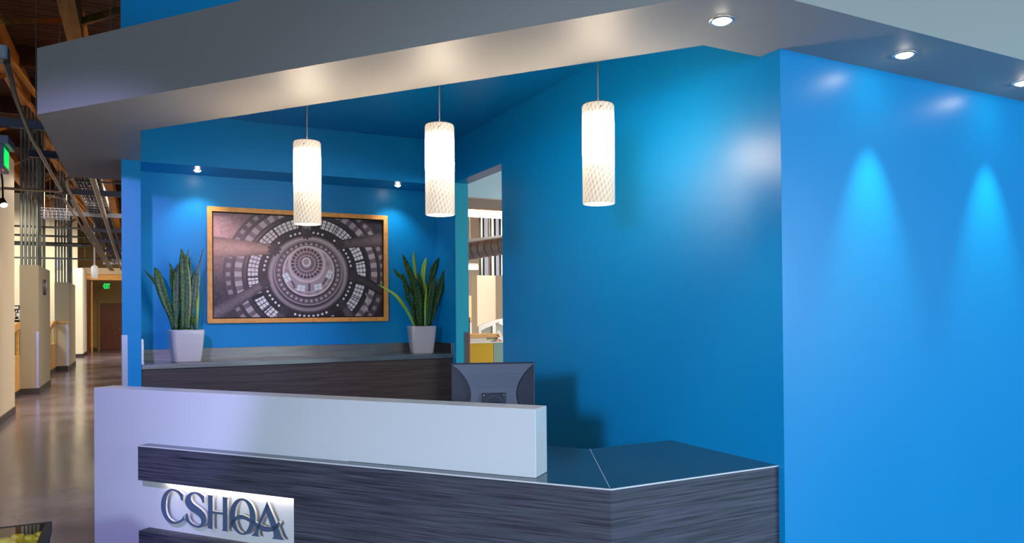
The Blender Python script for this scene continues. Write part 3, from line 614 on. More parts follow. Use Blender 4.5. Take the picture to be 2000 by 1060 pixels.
LL = [([(291,735,10),(272,620,25),(225,500,32),(180,370,34),(157,270,26),(133,218,2)], 'leaf', 7.89, 7.84, 0.5),
 ([(285,735,8),(250,600,10),(190,430,12),(130,335,12),(95,290,10),(52,245,2)], 'leaf', 7.92, 7.98, 0.4),
 ([(315,735,12),(308,600,20),(312,450,30),(318,330,30),(325,240,20),(330,190,3)], 'leaf', 7.88, 7.88, -0.3),
 ([(310,735,8),(300,500,14),(285,350,22),(278,250,16),(256,175,2)], 'leaf', 7.94, 7.97, 0.6),
 ([(385,735,32),(388,600,38),(388,450,44),(385,300,42),(375,170,32),(365,110,16),(356,62,2)], 'leaf', 7.85, 7.82, 0.25),
 ([(420,735,12),(430,560,12),(425,400,20),(420,250,16),(428,130,2)], 'leaf', 7.93, 7.97, -0.5),
 ([(425,735,12),(440,560,24),(462,420,34),(475,310,32),(490,240,14),(520,150,6),(537,60,3)], 'leaf', 7.90, 7.92, -0.6),
 ([(478,735,8),(490,600,10),(490,450,14),(485,320,14),(498,225,3)], 'leaf_pale', 7.92, 7.96, 0.5),
 ([(470,735,10),(455,665,14),(440,618,2)], 'leaf', 7.87, 7.85, 0.3),
 ([(476,735,8),(468,650,9),(457,595,2)], 'leaf', 7.86, 7.86, -0.3),
 ([(330,735,10),(360,560,16),(395,300,20),(400,170,14),(415,68,2)], 'leaf', 7.96, 8.0, 0.2)]
for pts, m, yb_, yt_, tw in LL: leaf(pl, pts, m, 270, 470, 4.24, yb_, yt_, tw)
LR = [([(262,690,10),(200,560,14),(130,460,18),(80,410,13),(40,385,10),(-10,355,8),(-55,332,1)], 'leaf_pale', 7.86, 7.80, 0.5),
 ([(270,690,12),(250,560,20),(205,430,22),(185,330,24),(165,265,16),(157,238,2)], 'leaf', 7.87, 7.84, -0.4),
 ([(285,690,8),(255,450,14),(180,310,14),(120,245,20),(78,190,2)], 'leaf', 7.90, 7.93, 0.5),
 ([(300,690,14),(270,420,30),(235,270,34),(200,180,30),(175,110,18),(160,72,2)], 'leaf', 7.93, 7.95, 0.3),
 ([(290,690,8),(280,400,10),(268,210,15),(258,110,16),(258,45,3)], 'leaf_pale', 7.95, 8.0, 0.4),
 ([(310,690,24),(305,560,38),(300,440,42),(280,340,32),(262,270,4)], 'leaf', 7.84, 7.80, 0.25),
 ([(330,690,16),(325,480,26),(305,300,24),(290,230,3)], 'leaf', 7.88, 7.88, -0.35),
 ([(350,690,10),(345,400,14),(338,280,22),(345,190,24),(358,130,12),(366,100,2)], 'leaf_pale', 7.94, 7.98, -0.4),
 ([(350,690,10),(360,440,20),(395,320,26),(425,220,38),(455,140,26),(478,98,3)], 'leaf', 7.92, 7.96, 0.5),
 ([(385,690,14),(400,480,36),(425,350,30),(445,270,4)], 'leaf', 7.85, 7.82, -0.3),
 ([(395,690,14),(440,520,30),(480,380,42),(500,280,30),(525,190,3)], 'leaf', 7.89, 7.90, 0.4),
 ([(355,690,8),(357,500,12),(365,380,8),(350,300,2)], 'leaf_pale', 7.86, 7.86, 0.6)]
for pts, m, yb_, yt_, tw in LR: leaf(pr, pts, m, 750, 480, 4.413, yb_, yt_, tw)

# ================================================================== monitor
MA = math.radians(-21); mc = Vector((1.94, 4.14, 0)); md = Vector((math.cos(MA), math.sin(MA), 0)); mn = Vector((math.sin(MA), -math.cos(MA), 0))  # mn: out of its back, towards the camera
def mp(a, z, t): return mc + md * a + mn * t + Vector((0, 0, z))
pa = (at_y(881.5, 709, 4.1) - mc); 
mon = thing('computer_monitor', (mc.x, mc.y, 0.7600), 'dark grey computer monitor seen from behind above the white slab', 'monitor', MA)
def hit(px, py):
    d = ray(px, py); t = (mc - EYE).dot(mn) / d.dot(mn); p_ = EYE + d * t; return (p_ - mc).dot(md), p_.z
aL, zL = hit(881.5, 709.5); aR, zR = hit(1044, 706.5); ZM = (zL + zR) / 2; HM = 0.36
am, hw = (aL + aR) / 2, (aR - aL) / 2
def mbox(a0, a1, z0_, z1_, t0, t1, bld=None):
    bld = bld or B(); return bld.obox(mp((a0 + a1) / 2, (z0_ + z1_) / 2, (t0 + t1) / 2), md * ((a1 - a0) / 2), mn * ((t1 - t0) / 2), Vector((0, 0, (z1_ - z0_) / 2)))
mbox(aL, aR, ZM - HM, ZM, -0.03, 0.0).build('bezel', 'monitor_dark', mon, 0.004)
mbox(aL + 0.012, aR - 0.012, ZM - HM + 0.012, ZM - 0.012, -0.032, -0.030).build('screen', 'black', mon)
prof = []
for k in range(13):
    t = k / 12; s = 0.115 * math.sin(math.pi * min(t * 0.9, 1)) ** 0.8; prof.append((hw - 0.006 - s, ZM - 0.008 - t * (HM - 0.02)))
poly = [(am + a, z) for a, z in prof] + [(am - a, z) for a, z in prof[::-1]]
B().plate([poly], lambda a, z, t: mp(a, z, t), 0.024, 0.0, 0).build('back_shell', 'monitor', mon, fix=True)
vb = B()
for r in range(7):
    for k in range(44):
        a = am - 0.155 + 0.31 * k / 43; vb.obox(mp(a, ZM - 0.072 - r * 0.0135, 0.0242), md * 0.0014, mn * 0.0004, Vector((0, 0, 0.0016)))
vo = vb.build('vent_slots', 'monitor_vent', mon); vo['kind'] = 'stuff'
for s in (-1, 1): B().obox(mp(am + s * (hw - 0.042), ZM - 0.040, 0.0245), md * 0.006, mn * 0.001, Vector((0, 0, 0.006))).build('screw_cap', 'monitor_vent', mon)
mt = mbox(am - 0.075, am + 0.075, ZM - 0.255, ZM - 0.185, 0.024, 0.040).build('mount_plate', 'monitor_dark', mon, 0.004)
for s in (-1, 1): B().tube([mp(am + s * 0.062, ZM - 0.198, 0.039), mp(am + s * 0.062, ZM - 0.198, 0.043)], 0.004, 10).build('screw', 'alu', mt)
B().tube([mp(am + 0.052 * math.cos(a), ZM - 0.255 + 0.052 * math.sin(a), 0.041) for a in np.linspace(0, math.pi, 14)], 0.0015, 6).build('ring_mark', 'monitor', mt)
B().obox(mp(am, (ZM - 0.24 + 0.78) / 2, 0.05), md * 0.035, mn * 0.012, Vector((0, 0, (ZM - 0.24 - 0.78) / 2))).build('stand_neck', 'monitor_dark', mon, 0.004)
B().lathe(mp(am, 0.7600, 0.04), [(0.12, 0), (0.12, 0.012), (0.05, 0.022), (0.001, 0.024)], 32).disc(mp(am, 0.7600, 0.04), 0.12, 32, False).build('stand_base', 'monitor_dark', mon)

# ================================================================== display table with yellow blocks (bottom left)
TX, TY, TZ = -0.445, 4.926, 0.45
tb = thing('display_table', (TX - 0.45, TY - 0.4, 0), 'low black display table with glass top at the bottom left corner', 'table')
x0_, y0_ = TX - 0.9, TY - 0.8
b = B(); b.box(x0_, TX, TY - 0.03, TY, 0.39, TZ).box(x0_, TX, y0_, y0_ + 0.03, 0.39, TZ).box(TX - 0.03, TX, y0_ + 0.03, TY - 0.03, 0.39, TZ).box(x0_, x0_ + 0.03, y0_ + 0.03, TY - 0.03, 0.39, TZ); b.build('rim', 'black', tb, 0.002, fix=True)
b = B(); b.box(x0_ + 0.01, TX - 0.01, TY - 0.02, TY - 0.01, 0.16, 0.39).box(x0_ + 0.01, TX - 0.01, y0_ + 0.01, y0_ + 0.02, 0.16, 0.39).box(TX - 0.02, TX - 0.01, y0_ + 0.02, TY - 0.02, 0.16, 0.39).box(x0_ + 0.01, x0_ + 0.02, y0_ + 0.02, TY - 0.02, 0.16, 0.39).box(x0_ + 0.01, TX - 0.01, y0_ + 0.01, TY - 0.01, 0.15, 0.16); b.build('case', 'black', tb)
B().box(x0_ + 0.03, TX - 0.03, y0_ + 0.03, TY - 0.03, 0.441, 0.449).build('glass_top', 'glasspane', tb)
for sx in (x0_ + 0.05, TX - 0.05):
    for sy in (y0_ + 0.05, TY - 0.05): B().box(sx - 0.025, sx + 0.025, sy - 0.025, sy + 0.025, 0, 0.15).build('leg', 'black', tb)
proto = None
spots = (((8, 1050), 1.0, 'leftmost yellow moulded block under the glass of the black table'), ((35, 1041), 1.05, 'tall yellow moulded block at the middle under the table glass'), ((58, 1043), 0.95, 'yellow moulded block right of the tall one under the table glass'), ((86, 1036.5), 0.8, 'small yellow moulded block nearest the far corner of the table'), ((81, 1045), 0.8, 'second small yellow moulded block along the right edge of the table'), ((77, 1054), 0.8, 'third small yellow moulded block along the right edge of the table'), ((24, 1056), 1.0, 'front yellow moulded block left of the middle under the table glass'), ((48, 1059), 0.85, 'front yellow moulded block at the middle under the table glass'))
for (px, py), sc_, lab in spots:
    if proto is None:
        b = B(); b.lathe((0, 0, 0), [(0.001, 0), (0.018, 0), (0.019, 0.06), (0.024, 0.14), (0.032, 0.19), (0.034, 0.225), (0.031, 0.240), (0.022, 0.246), (0.001, 0.248)], 20); o = proto = b.build('yellow_block', 'yellow')
    else:
        o = proto.copy(); COL.objects.link(o)
    q = at_z(px, py, 0.41); q.x = min(q.x, TX - 0.056); o.location = (q.x, q.y, 0.1605); o.scale = (sc_, sc_, 1.0); tag(o, lab, 'block', 'yellow blocks inside the display table')

# ================================================================== hall fittings
def column(name, x0_, x1_, y0_, y1_, h, label, guard_x, studs_to):
    t = thing(name, ((x0_ + x1_) / 2, y0_, 0), label, 'column')
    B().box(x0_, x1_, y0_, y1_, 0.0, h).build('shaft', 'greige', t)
    B().box(x0_ - 0.012, x1_ + 0.012, y0_ - 0.012, y1_ + 0.012, 0.0, 0.13).build('baseboard', 'base', t)
    B().box(x1_ - 0.05, x1_ + 0.004, y0_ - 0.004, y0_, 0.13, 1.30).box(x1_, x1_ + 0.004, y0_, y0_ + 0.05, 0.13, 1.30).build('corner_guard', 'alu', t)
    n = 5
    for k in range(n):
        xx = x0_ + 0.03 + (x1_ - x0_ - 0.06) * k / (n - 1); yy = y0_ + 0.05
        b = B(); w_ = 0.024
        b.box(xx - w_, xx + w_, yy, yy + 0.004, h, studs_to).box(xx - w_, xx - w_ + 0.004, yy, yy + 0.06, h, studs_to).box(xx + w_ - 0.004, xx + w_, yy, yy + 0.06, h, studs_to); b.build('metal_stud', 'galv', t)
    for yy in (y0_ + 0.6, y0_ + 1.3):
        B().box(x1_ - 0.06, x1_ - 0.055, yy, yy + 0.09, h, studs_to).box(x1_ - 0.06, x1_, yy, yy + 0.004, h, studs_to).build('metal_stud', 'galv', t)
    return t
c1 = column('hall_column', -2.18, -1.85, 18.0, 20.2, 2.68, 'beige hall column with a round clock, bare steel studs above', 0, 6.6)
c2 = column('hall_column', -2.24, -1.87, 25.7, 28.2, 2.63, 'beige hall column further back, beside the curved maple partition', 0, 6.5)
ck = thing('wall_clock', (-1.85, 18.9, 2.25), 'round wall clock on the side of the nearer hall column', 'clock')
def xdisc(b, x, y, z, r, x2, seg=28, mi=0): return b.tube([(x, y, z), (x2, y, z)], r, seg, mi)
xdisc(B(), -1.849, 18.9, 2.25, 0.17, -1.80).build('case', 'strut', ck); xdisc(B(), -1.80, 18.9, 2.25, 0.15, -1.797).build('dial', 'bronze', ck)
B().bar((-1.795, 18.9, 2.25), (-1.795, 18.9, 2.36), 0.01, 0.004).bar((-1.795, 18.9, 2.25), (-1.795, 18.97, 2.22), 0.01, 0.004).build('hands', 'white_paint', ck)
def partition(x, ya, yb_, hz0, hz1, label):
    t = thing('maple_partition', (x, ya, 0), label, 'partition')
    B().box(x - 0.03, x + 0.03, ya, yb_, 0.12, 0.82).build('lower_panel', 'maple', t); B().box(x - 0.028, x + 0.028, ya, yb_, 0, 0.12).build('kick_strip', 'base', t)
    n = 10; pts = [(ya + (yb_ - ya) * k / n, hz0 + (hz1 - hz0) * math.sin(math.pi / 2 * k / n)) for k in range(n + 1)]
    b = B()
    b.plate([[(y, z) for y, z in pts] + [(y, z - 0.14) for y, z in pts[::-1]]], lambda a, z, t_: Vector((x + t_, a, z)), 0.04, -0.04); b.build('curved_cap', 'maple', t, fix=True)
    for fy in (0.02, 0.5, 0.97):
        y = ya + (yb_ - ya) * fy; zt = hz0 + (hz1 - hz0) * math.sin(math.pi / 2 * fy) - 0.10; B().box(x - 0.03, x + 0.03, y - 0.03, y + 0.03, 0.82, zt).build('mullion', 'maple', t)
    b = B(); b.plate([[(ya + 0.05, 0.83)] + [(yb_ - 0.05, 0.83)] + [(y, z - 0.13) for y, z in pts[::-1]]], lambda a, z, t_: Vector((x + t_, a, z)), 0.006, -0.006); b.build('glass_pane', 'glasspane', t, fix=True)
    return t
partition(-2.205, 15.4, 17.95, 1.0, 1.50, 'curved maple partition with glass, between the wall end and the clock column')
partition(-2.205, 22.6, 25.6, 1.10, 1.50, 'curved maple partition with glass, beside the farther column')
hw_ = thing('half_wall', (-2.0, 25.0, 0), 'beige half wall with maple cap beside the farther column', 'wall')
B().box(-2.235, -1.875, 25.52, 25.695, 0.0, 1.40).build('body', 'beige', hw_)
B().box(-2.28, -1.86, 25.45, 25.695, 1.40, 1.45).build('cap', 'maple', hw_)
B().box(-2.24, -1.872, 25.50, 25.52, 0, 0.13).build('baseboard', 'base', hw_)
B().box(-1.93, -1.872, 25.512, 25.52, 0.13, 1.38).build('corner_guard', 'alu', hw_)
# pin board in the workroom
nb = thing('notice_board', (-4.2, 28.0, 1.5), 'black notice board covered with white papers, left of the clock column', 'notice board')
q0, q1 = at_y(20, 596, 30), at_y(48, 634, 30)
B().box(q0.x, q1.x, 30.0, 30.05, q1.z - 0.6, q0.z).build('board', 'black', nb)
for (ax, ay, bx, by) in ((27, 598, 36, 603), (27, 608, 30, 620.5), (31, 605.5, 33.2, 609.5), (36, 605, 40, 610), (32, 611, 39, 618), (36, 618.5, 42, 622), (29, 623, 40, 624.5)):
    a_, b_ = at_y(ax, ay, 29.99), at_y(bx, by, 29.99); B().box(a_.x, b_.x, 29.985, 29.999, b_.z, a_.z).build('paper_sheet', 'paper', nb)
B().box(q0.x + 0.1, q0.x + 0.16, 30.0, 30.05, 0, q1.z - 0.6).box(q1.x - 0.16, q1.x - 0.1, 30.0, 30.05, 0, q1.z - 0.6).build('leg', 'black', nb)

# overhead struts, tray, conduits
ZP = 3.70
strut_y = (9.45, 11.1, 14.25, 17.35, 20.4, 23.3, 26.7, 30.0, 33.2)
ords = ('nearest', 'second nearest', 'third nearest', 'fourth nearest', 'fifth nearest', 'sixth nearest', 'seventh nearest', 'eighth nearest', 'farthest')
for i, y in enumerate(strut_y):
    xl = -3.0 if i == 0 else -1.24; xr = -0.15 if y < 12.0 else 0.6
    t = thing('strut_channel', (xl, y, ZP), '%s steel strut channel slung across the hall' % ords[i], 'support rail', 0, 'strut channels above the hall')
    b = B(); b.box(xl, xr, y - 0.04, y - 0.035, ZP - 0.045, ZP + 0.045).box(xl, xr, y + 0.035, y + 0.04, ZP - 0.045, ZP + 0.045).box(xl, xr, y - 0.035, y + 0.035, ZP - 0.045, ZP - 0.04).box(xl, xr, y - 0.035, y - 0.02, ZP + 0.04, ZP + 0.045).box(xl, xr, y + 0.02, y + 0.035, ZP + 0.04, ZP + 0.045)
    b.build('channel', 'strut', t)
    for xx in (xl + 0.08, xr - 0.12):
        B().tube([(xx, y, ZP - 0.05), (xx, y, 6.72)], 0.007, 6).build('hanger_rod', 'conduit', t)
ct = thing('cable_tray', (-0.72, 9.4, ZP), 'long steel cable tray running down the hall ceiling', 'cable tray')
for x in (-0.90, -0.53): B().box(x - 0.012, x + 0.012, 9.3, 36.0, ZP + 0.047, ZP + 0.16).build('side_rail', 'conduit', ct)
rg = B().box(-0.888, -0.542, -0.016, 0.016, ZP + 0.06, ZP + 0.075).build('rung', 'strut', ct)
rg.location.y += 0
rg.data.transform(Matrix.Translation((0, 9.4, 0)))
for k in range(66):
    c = rg.copy(); COL.objects.link(c); c.location = (0, 0.2 + k * 0.38, 0)
for k, x in enumerate((-0.86, -0.81, -0.74, -0.70, -0.63, -0.58)):
    B().tube([(x + 0.012 * math.sin(j * 1.7 + k), 9.3 + j * 1.9, ZP + 0.10) for j in range(15)], 0.018, 6).build('cable', 'strut' if k % 2 else 'galv', ct)
def pipe(pts, r, label, m='conduit', coll=None):
    t = B().tube(pts, r, 10).build('conduit', m); return tag(t, label, 'pipe', 'conduits above the hall')
ZK = 3.60
jb = thing('junction_box', (-0.92, 6.75, 3.60), 'galvanised junction box at the upper left edge', 'box')
q = at_y(4, 105, 6.7)
B().box(q.x - 0.08, q.x + 0.04, 6.65, 6.80, q.z - 0.05, q.z + 0.06).build('box_body', 'galv', jb, 0.004); B().box(q.x - 0.07, q.x + 0.03, 6.64, 6.65, q.z - 0.04, q.z + 0.05).build('cover', 'alu', jb)
B().tube([(q.x - 0.03, 6.72, q.z + 0.06), (q.x - 0.03, 6.72, 6.72)], 0.008, 6).build('hanger_rod', 'conduit', jb)
def zpath(pxs, zs):
    return [at_z(px, py, z) for (px, py), z in zip(pxs, zs)]
pipe([(q.x + 0.02, 6.75, q.z - 0.055), (q.x + 0.03, 6.80, q.z - 0.10)] + zpath([(30, 190), (48, 236), (62, 270), (85, 310), (117, 368)], [3.62, ZK, ZK, ZK, ZK]) + [(-1.08, 13.55, ZK), (-1.14, 13.62, ZK), (-1.846, 13.62, ZK)], 0.022, 'conduit running from the junction box, bending left above the hall')
KB = 3.53
pipe([(-1.20, 13.76, KB), (-1.10, 13.80, KB), (-1.076, 14.0, KB), (-1.076, 35.5, KB)], 0.019, 'outermost of the four bundled conduits, on the left side')
pipe([(-0.86, 12.36, KB + 0.11), (-0.93, 12.40, KB + 0.06), (-0.94, 12.9, KB), (-0.94, 35.5, KB)], 0.021, 'innermost of the four bundled conduits, with a bright elbow')
pipe([(-0.985, 13.9, KB), (-0.985, 35.5, KB)], 0.018, 'inner middle one of the four bundled conduits')
pipe([(-1.027, 17.95, KB), (-1.027, 35.5, KB)], 0.018, 'outer middle one of the four bundled conduits')
pipe([(-0.575, 10.0, ZK), (-0.60, 17.0, ZK), (-0.62, 25, ZK), (-0.66, 35.5, ZK)], 0.043, 'thick bright pipe under the cable tray')
for y, z, xl, xr, r, lab in ((13.0, 3.69, -0.86, 0.5, 0.012, 'thin conduit crossing near the soffit edge'), (19.2, 3.60, -6, -1.0, 0.022, 'conduit crossing behind the clock column studs'), (21.3, 3.60, -6, -0.9, 0.026, 'pale pipe crossing to the bundled conduits'), (22.5, 3.50, -6, -1.15, 0.055, 'fat pale pipe crossing behind the columns'), (29.5, 3.60, -6, -0.9, 0.030, 'lower pipe crossing toward the farther column')):
    t = tag(thing('conduit', (xl, y, z), lab, 'pipe', 0, 'conduits above the hall'))
    B().tube([(xl, y, z), (xr, y, z)], r, 10).build('tube', 'galv', t)
    for k in ((0.5, 0.85) if y == 13.0 else (0.2, 0.85)): B().tube([(xl + (xr - xl) * k, y, z + r), (xl + (xr - xl) * k, y, 6.74)], 0.006, 6).build('hanger_rod', 'conduit', t)
wt = thing('wire_basket_tray', (-1.6, 16.6, 3.7), 'short wire basket tray beside the clock column studs', 'cable tray')
wx0, wx1 = at_y(81, 417, 16.55).x, at_y(136, 417, 16.55).x; wz = at_y(100, 425, 16.4).z
for z in (wz, wz + 0.06, wz + 0.12, wz + 0.18):
    for y in (16.4, 16.7): B().tube([(wx0, y, z), (wx1, y, z)], 0.006, 6).build('wire', 'strut', wt)
for k in range(7):
    x = wx0 + 0.02 + (wx1 - wx0 - 0.04) * k / 6; B().tube([(x, 16.4, wz + 0.18), (x, 16.4, wz), (x, 16.7, wz), (x, 16.7, wz + 0.18)], 0.006, 6).build('wire', 'strut', wt)
for x in (wx0 + 0.05, wx1 - 0.05): B().tube([(x, 16.55, wz), (x, 16.55, 6.72)], 0.006, 6).build('hanger_rod', 'conduit', wt)
# white cylinder pendant in the hall and office drum lamp
def cyl_lamp(x, y, z0_, h, r, top, label):
    t = thing('cylinder_pendant', (x, y, z0_), label, 'lamp')
    B().lathe((x, y, z0_), [(r * 0.9, 0.01), (r, 0), (r, h), (r * 0.5, h + 0.03), (0.02, h + 0.05)], 24).disc((x, y, z0_ + 0.01), r * 0.9, 24, False).build('shade', 'lit_white', t)
    B().tube([(x, y, z0_ + h + 0.04), (x, y, top)], 0.02, 8).build('stem', 'white_paint', t); return t
cyl_lamp(-1.115, 24.0, 2.69, 0.33, 0.085, 6.74, 'white cylinder pendant lamp hanging under the conduits')
q = at_y(97, 523, 27.0); cyl_lamp(q.x, 30.0, at_y(97, 527, 30.0).z, 0.35, 0.13, 6.74, 'white drum lamp left of the farther column studs')
# spot head on the left wall
sp = thing('wall_spotlight', (-1.7, 11.8, 3.3), 'small lit spotlight head on the beige wall at the left edge', 'spotlight')
q = at_x(6, 398, -1.70); 
hd = Vector((0.22, -0.45, -0.62)).normalized(); hc = q + Vector((0, 0, 0.02))
B().tube([hc - hd * 0.06, hc + hd * 0.05], [0.035, 0.05], 14).build('head', 'black', sp)
B().tube([hc + hd * 0.0505, hc + hd * 0.055], 0.045, 14).build('lens', 'tube', sp)
B().tube([q + Vector((0, 0, 0.02)), q + Vector((-0.02, 0.1, 0.35)), q + Vector((-0.05, 0.05, 0.6)), q + Vector((-0.14, 0.1, 0.75))], 0.012, 8).build('cord', 'black', sp)
B().box(-1.849, q.x, q.y - 0.03, q.y + 0.03, q.z - 0.02, q.z + 0.03).build('arm', 'black', sp)
sl = spot('lamp_light', hc + hd * 0.085, q + Vector((-0.16, 0.9, -2.4)), 90, (1, 0.82, 0.6), 80, 0.7); 
m_ = sl.matrix_basis.copy(); sl.parent = sp; sl.matrix_basis = Matrix.Translation(-Vector(sp.location)) @ m_

# exit signs
def exit_text(par, fn, size):
    """block letters EXIT and an arrow: strokes (a0,a1,b0,b1) in letter units"""
    glyph = {'E': [(0, .22, 0, 1), (.2, .62, 0, .2), (.2, .55, .4, .6), (.2, .62, .8, 1)], 'I': [(0, .22, 0, 1)], 'T': [(0, .64, .8, 1), (.21, .43, 0, .82)]}
    adv = 0.0
    for ch, w_ in (('E', .72), ('X', .74), ('I', .32), ('T', .7)):
        b = B()
        if ch == 'X':
            for s_ in ([(0, 0), (.22, 0), (.64, 1), (.42, 1)], [(.42, 0), (.64, 0), (.22, 1), (0, 1)]): b.plate([[(adv + a, c) for a, c in s_]], lambda a, c, t: fn(a * size, c * size, t), 0.004, 0.0)
        else:
            for a0, a1, c0, c1 in glyph[ch]: b.plate([[(adv + a0, c0), (adv + a1, c0), (adv + a1, c1), (adv + a0, c1)]], lambda a, c, t: fn(a * size, c * size, t), 0.004, 0.0)
        b.build('letter', 'exit_green', par, fix=True); adv += w_
    B().plate([[(-.42, .5), (-.16, .78), (-.08, .70), (-.26, .5), (-.08, .30), (-.16, .22)]], lambda a, c, t: fn(a * size, c * size, t), 0.004, 0.0).build('arrow', 'exit_green', par, fix=True)
e1 = thing('exit_sign', (-1.36, 9.83, 3.2), 'green lit EXIT sign with arrow in pale housing, nearest at the left edge', 'exit sign')
q0 = at_x(8, 288, -1.31); q1 = at_x(17, 298, -1.31); zb_ = at_x(7.5, 321, -1.31).z
Y0, Y1 = q0.y - 0.03, q1.y + 0.02; Zt, Zb = q0.z + 0.01, zb_ - 0.01
B().box(-1.41, -1.312, Y0 - 0.02, Y1 + 0.02, Zb - 0.035, Zt + 0.02).build('housing', 'exit_body', e1, 0.004)
B().box(-1.50, -1.26, Y0 - 0.06, Y1 + 0.06, Zt + 0.02, Zt + 0.11).build('canopy', 'exit_body', e1, 0.004)
B().tube([(-1.38, (Y0 + Y1) / 2, Zt + 0.11), (-1.38, (Y0 + Y1) / 2, 6.72)], 0.010, 8).build('hanger_rod', 'conduit', e1)
B().box(-1.312, -1.310, Y0 + 0.0, Y1, Zb + 0.0, Zt).build('face', mat('exit_dark_face', lin(20, 110, 50), 0.4, emit=(0, 1, 0.15, 1), estr=0.35), e1)
S1 = (Zt - Zb) * 0.86
exit_text(e1, lambda a, c, t: Vector((-1.310 + t, Y0 + 0.07 + a * (Y1 - Y0 - 0.09) / (S1 * 2.42), Zb + (Zt - Zb) * 0.07 + c)), S1)
B().tube([(-1.33, Y0 + 0.1, Zb - 0.035), (-1.33, Y0 + 0.1, Zb - 0.045)], 0.008, 8).build('indicator', mat('red_indicator', (0.8, 0.05, 0.05, 1), 0.4, emit=(1, 0.05, 0.1, 1), estr=1.5), e1)
e2 = thing('exit_sign', (-1.37, 39.4, 3.0), 'small green EXIT sign with arrow on the far ochre wall', 'exit sign')
q0, q1 = at_y(203, 553.5, 39.45), at_y(214.5, 563.5, 39.45)
B().box(q0.x - 0.13, q1.x + 0.02, 39.46, 39.5, q1.z - 0.03, q0.z + 0.03).build('housing', 'ochre', e2)
S2 = q0.z - q1.z
exit_text(e2, lambda a, c, t: Vector((q0.x + a * (q1.x - q0.x) / (S2 * 2.42), 39.459 - t, q1.z + c)), S2)

# ================================================================== office seen through the opening
op = thing('office_pier', (6.3, 14.0, 0), 'pale office pier with steel studs above, seen through the doorway', 'column')
B().box(6.33, 6.76, 14.0, 14.3, 0, 2.40).build('shaft', 'beige', op); B().prism([(6.76, 14.0), (7.2, 13.45), (7.3, 13.55), (6.9, 14.1)], 0, 2.40).build('return', 'beige', op)
for k, px in enumerate((941, 949, 962, 971, 980)):
    q = at_y(px, 500, 14.1); w_ = (0.03, 0.05, 0.035, 0.045, 0.03)[k]; B().box(q.x - w_, q.x + w_, 14.1, 14.16, 2.40, 4.598).box(q.x - w_ - 0.004, q.x - w_, 14.06, 14.16, 2.40, 4.598).build('metal_stud', 'strut' if k % 2 else 'galv', op)
dt = thing('air_duct', (6, 12.5, 3), 'wrapped grey round air duct seen through the doorway', 'duct')
qa, qb = at_y(880, 496, 13.0), at_y(1010, 475, 11.6); zav = (qa.z + qb.z) / 2; rd = 17.5 / F_PX * 13.3
B().tube([qa, qb], rd, 28).build('tube', 'duct', dt)
dv = (qb - qa)
for k in range(7):
    p_ = qa + dv * (0.2 + 0.1 * k); B().tube([p_ - dv.normalized() * 0.006, p_ + dv.normalized() * 0.006], rd + 0.006, 28).build('seam_band', 'strut', dt)
for k in (0.3, 0.6): p_ = qa + dv * k; B().tube([p_ + Vector((0, 0, rd)), (p_.x, p_.y, 4.6)], 0.012, 6).build('hanger_rod', 'conduit', dt)
q1_, q2_ = at_y(905, 471, 11.2), at_y(1000, 459, 10.6); sk = thing('sprinkler_pipe', tuple(q1_), 'thin white pipe in front of the round air duct', 'pipe')
B().tube([q1_, q2_], 0.022, 8).build('tube', 'white_paint', sk)
for k in (0.05, 0.95): p_ = q1_ + (q2_ - q1_) * k; B().tube([p_, (p_.x, p_.y, 4.598)], 0.005, 6).build('hanger_rod', 'conduit', sk)
bl_ = thing('linear_light', (5, 10.4, 3.2), 'bright linear light bar under the office ceiling beyond the doorway', 'light')
qa, qb = at_y(880, 417.5, 10.4), at_y(1040, 417.5, 10.4); zz = (at_y(945, 411, 10.4).z, at_y(945, 424, 10.4).z)
B().box(qa.x, qb.x, 10.36, 10.46, zz[1], zz[0]).build('lens', 'tube', bl_); B().box(qa.x, qb.x, 10.35, 10.47, zz[0], zz[0] + 0.02).build('housing', 'beam', bl_)
for x in (qa.x + 0.3, qb.x - 0.3): B().tube([(x, 10.4, zz[0] + 0.03), (x, 10.4, 4.6)], 0.006, 6).build('hanger_rod', 'conduit', bl_)
b2 = thing('linear_light', (7.5, 17, 2.9), 'smaller light bar deeper in the office beyond the doorway', 'light')
qa, qb = at_y(900, 522, 17.0), at_y(932.5, 522, 17.0); qh = at_y(915, 526, 17.0).z; qt = at_y(915, 518, 17.0).z
B().box(qa.x, qb.x, 16.95, 17.1, qh, qt).build('lens', 'tube', b2); B().box(qa.x, qb.x, 16.94, 17.11, qt, qt + 0.05).build('housing', 'white_paint', b2)
for x in (qa.x + 0.1, qb.x - 0.1): B().tube([(x, 17, qt + 0.05), (x, 17, 4.6)], 0.008, 6).build('hanger_rod', 'conduit', b2)
# workstation: low fabric panels, shelf, arched screen
ws = thing('workstation', (4.9, 10.5, 0), 'office workstation with mustard and sage panels and arched white screen', 'workstation')
Yw = 10.5
def wbox(ax, ay, bx, by, Y, d, name, m, par=ws, bev=0.0):
    a_, b_ = at_y(ax, ay, Y), at_y(bx, by, Y); return B().box(a_.x, b_.x, Y, Y + d, b_.z, a_.z).build(name, m, par, bev)
a_, b_ = at_y(900, 671, Yw), at_y(963.5, 671, Yw)
B().box(a_.x, b_.x, Yw, Yw + 0.05, 0.0, a_.z).build('mustard_panel', 'fabric_yellow', ws, 0.003)
c_ = at_y(1010, 671, Yw); B().box(b_.x + 0.004, c_.x, Yw, Yw + 0.05, 0.0, a_.z).build('sage_panel', 'fabric_teal', ws, 0.003)
B().box(a_.x, c_.x, Yw - 0.01, Yw + 0.06, a_.z, a_.z + 0.012).build('top_rail', 'white_paint', ws)
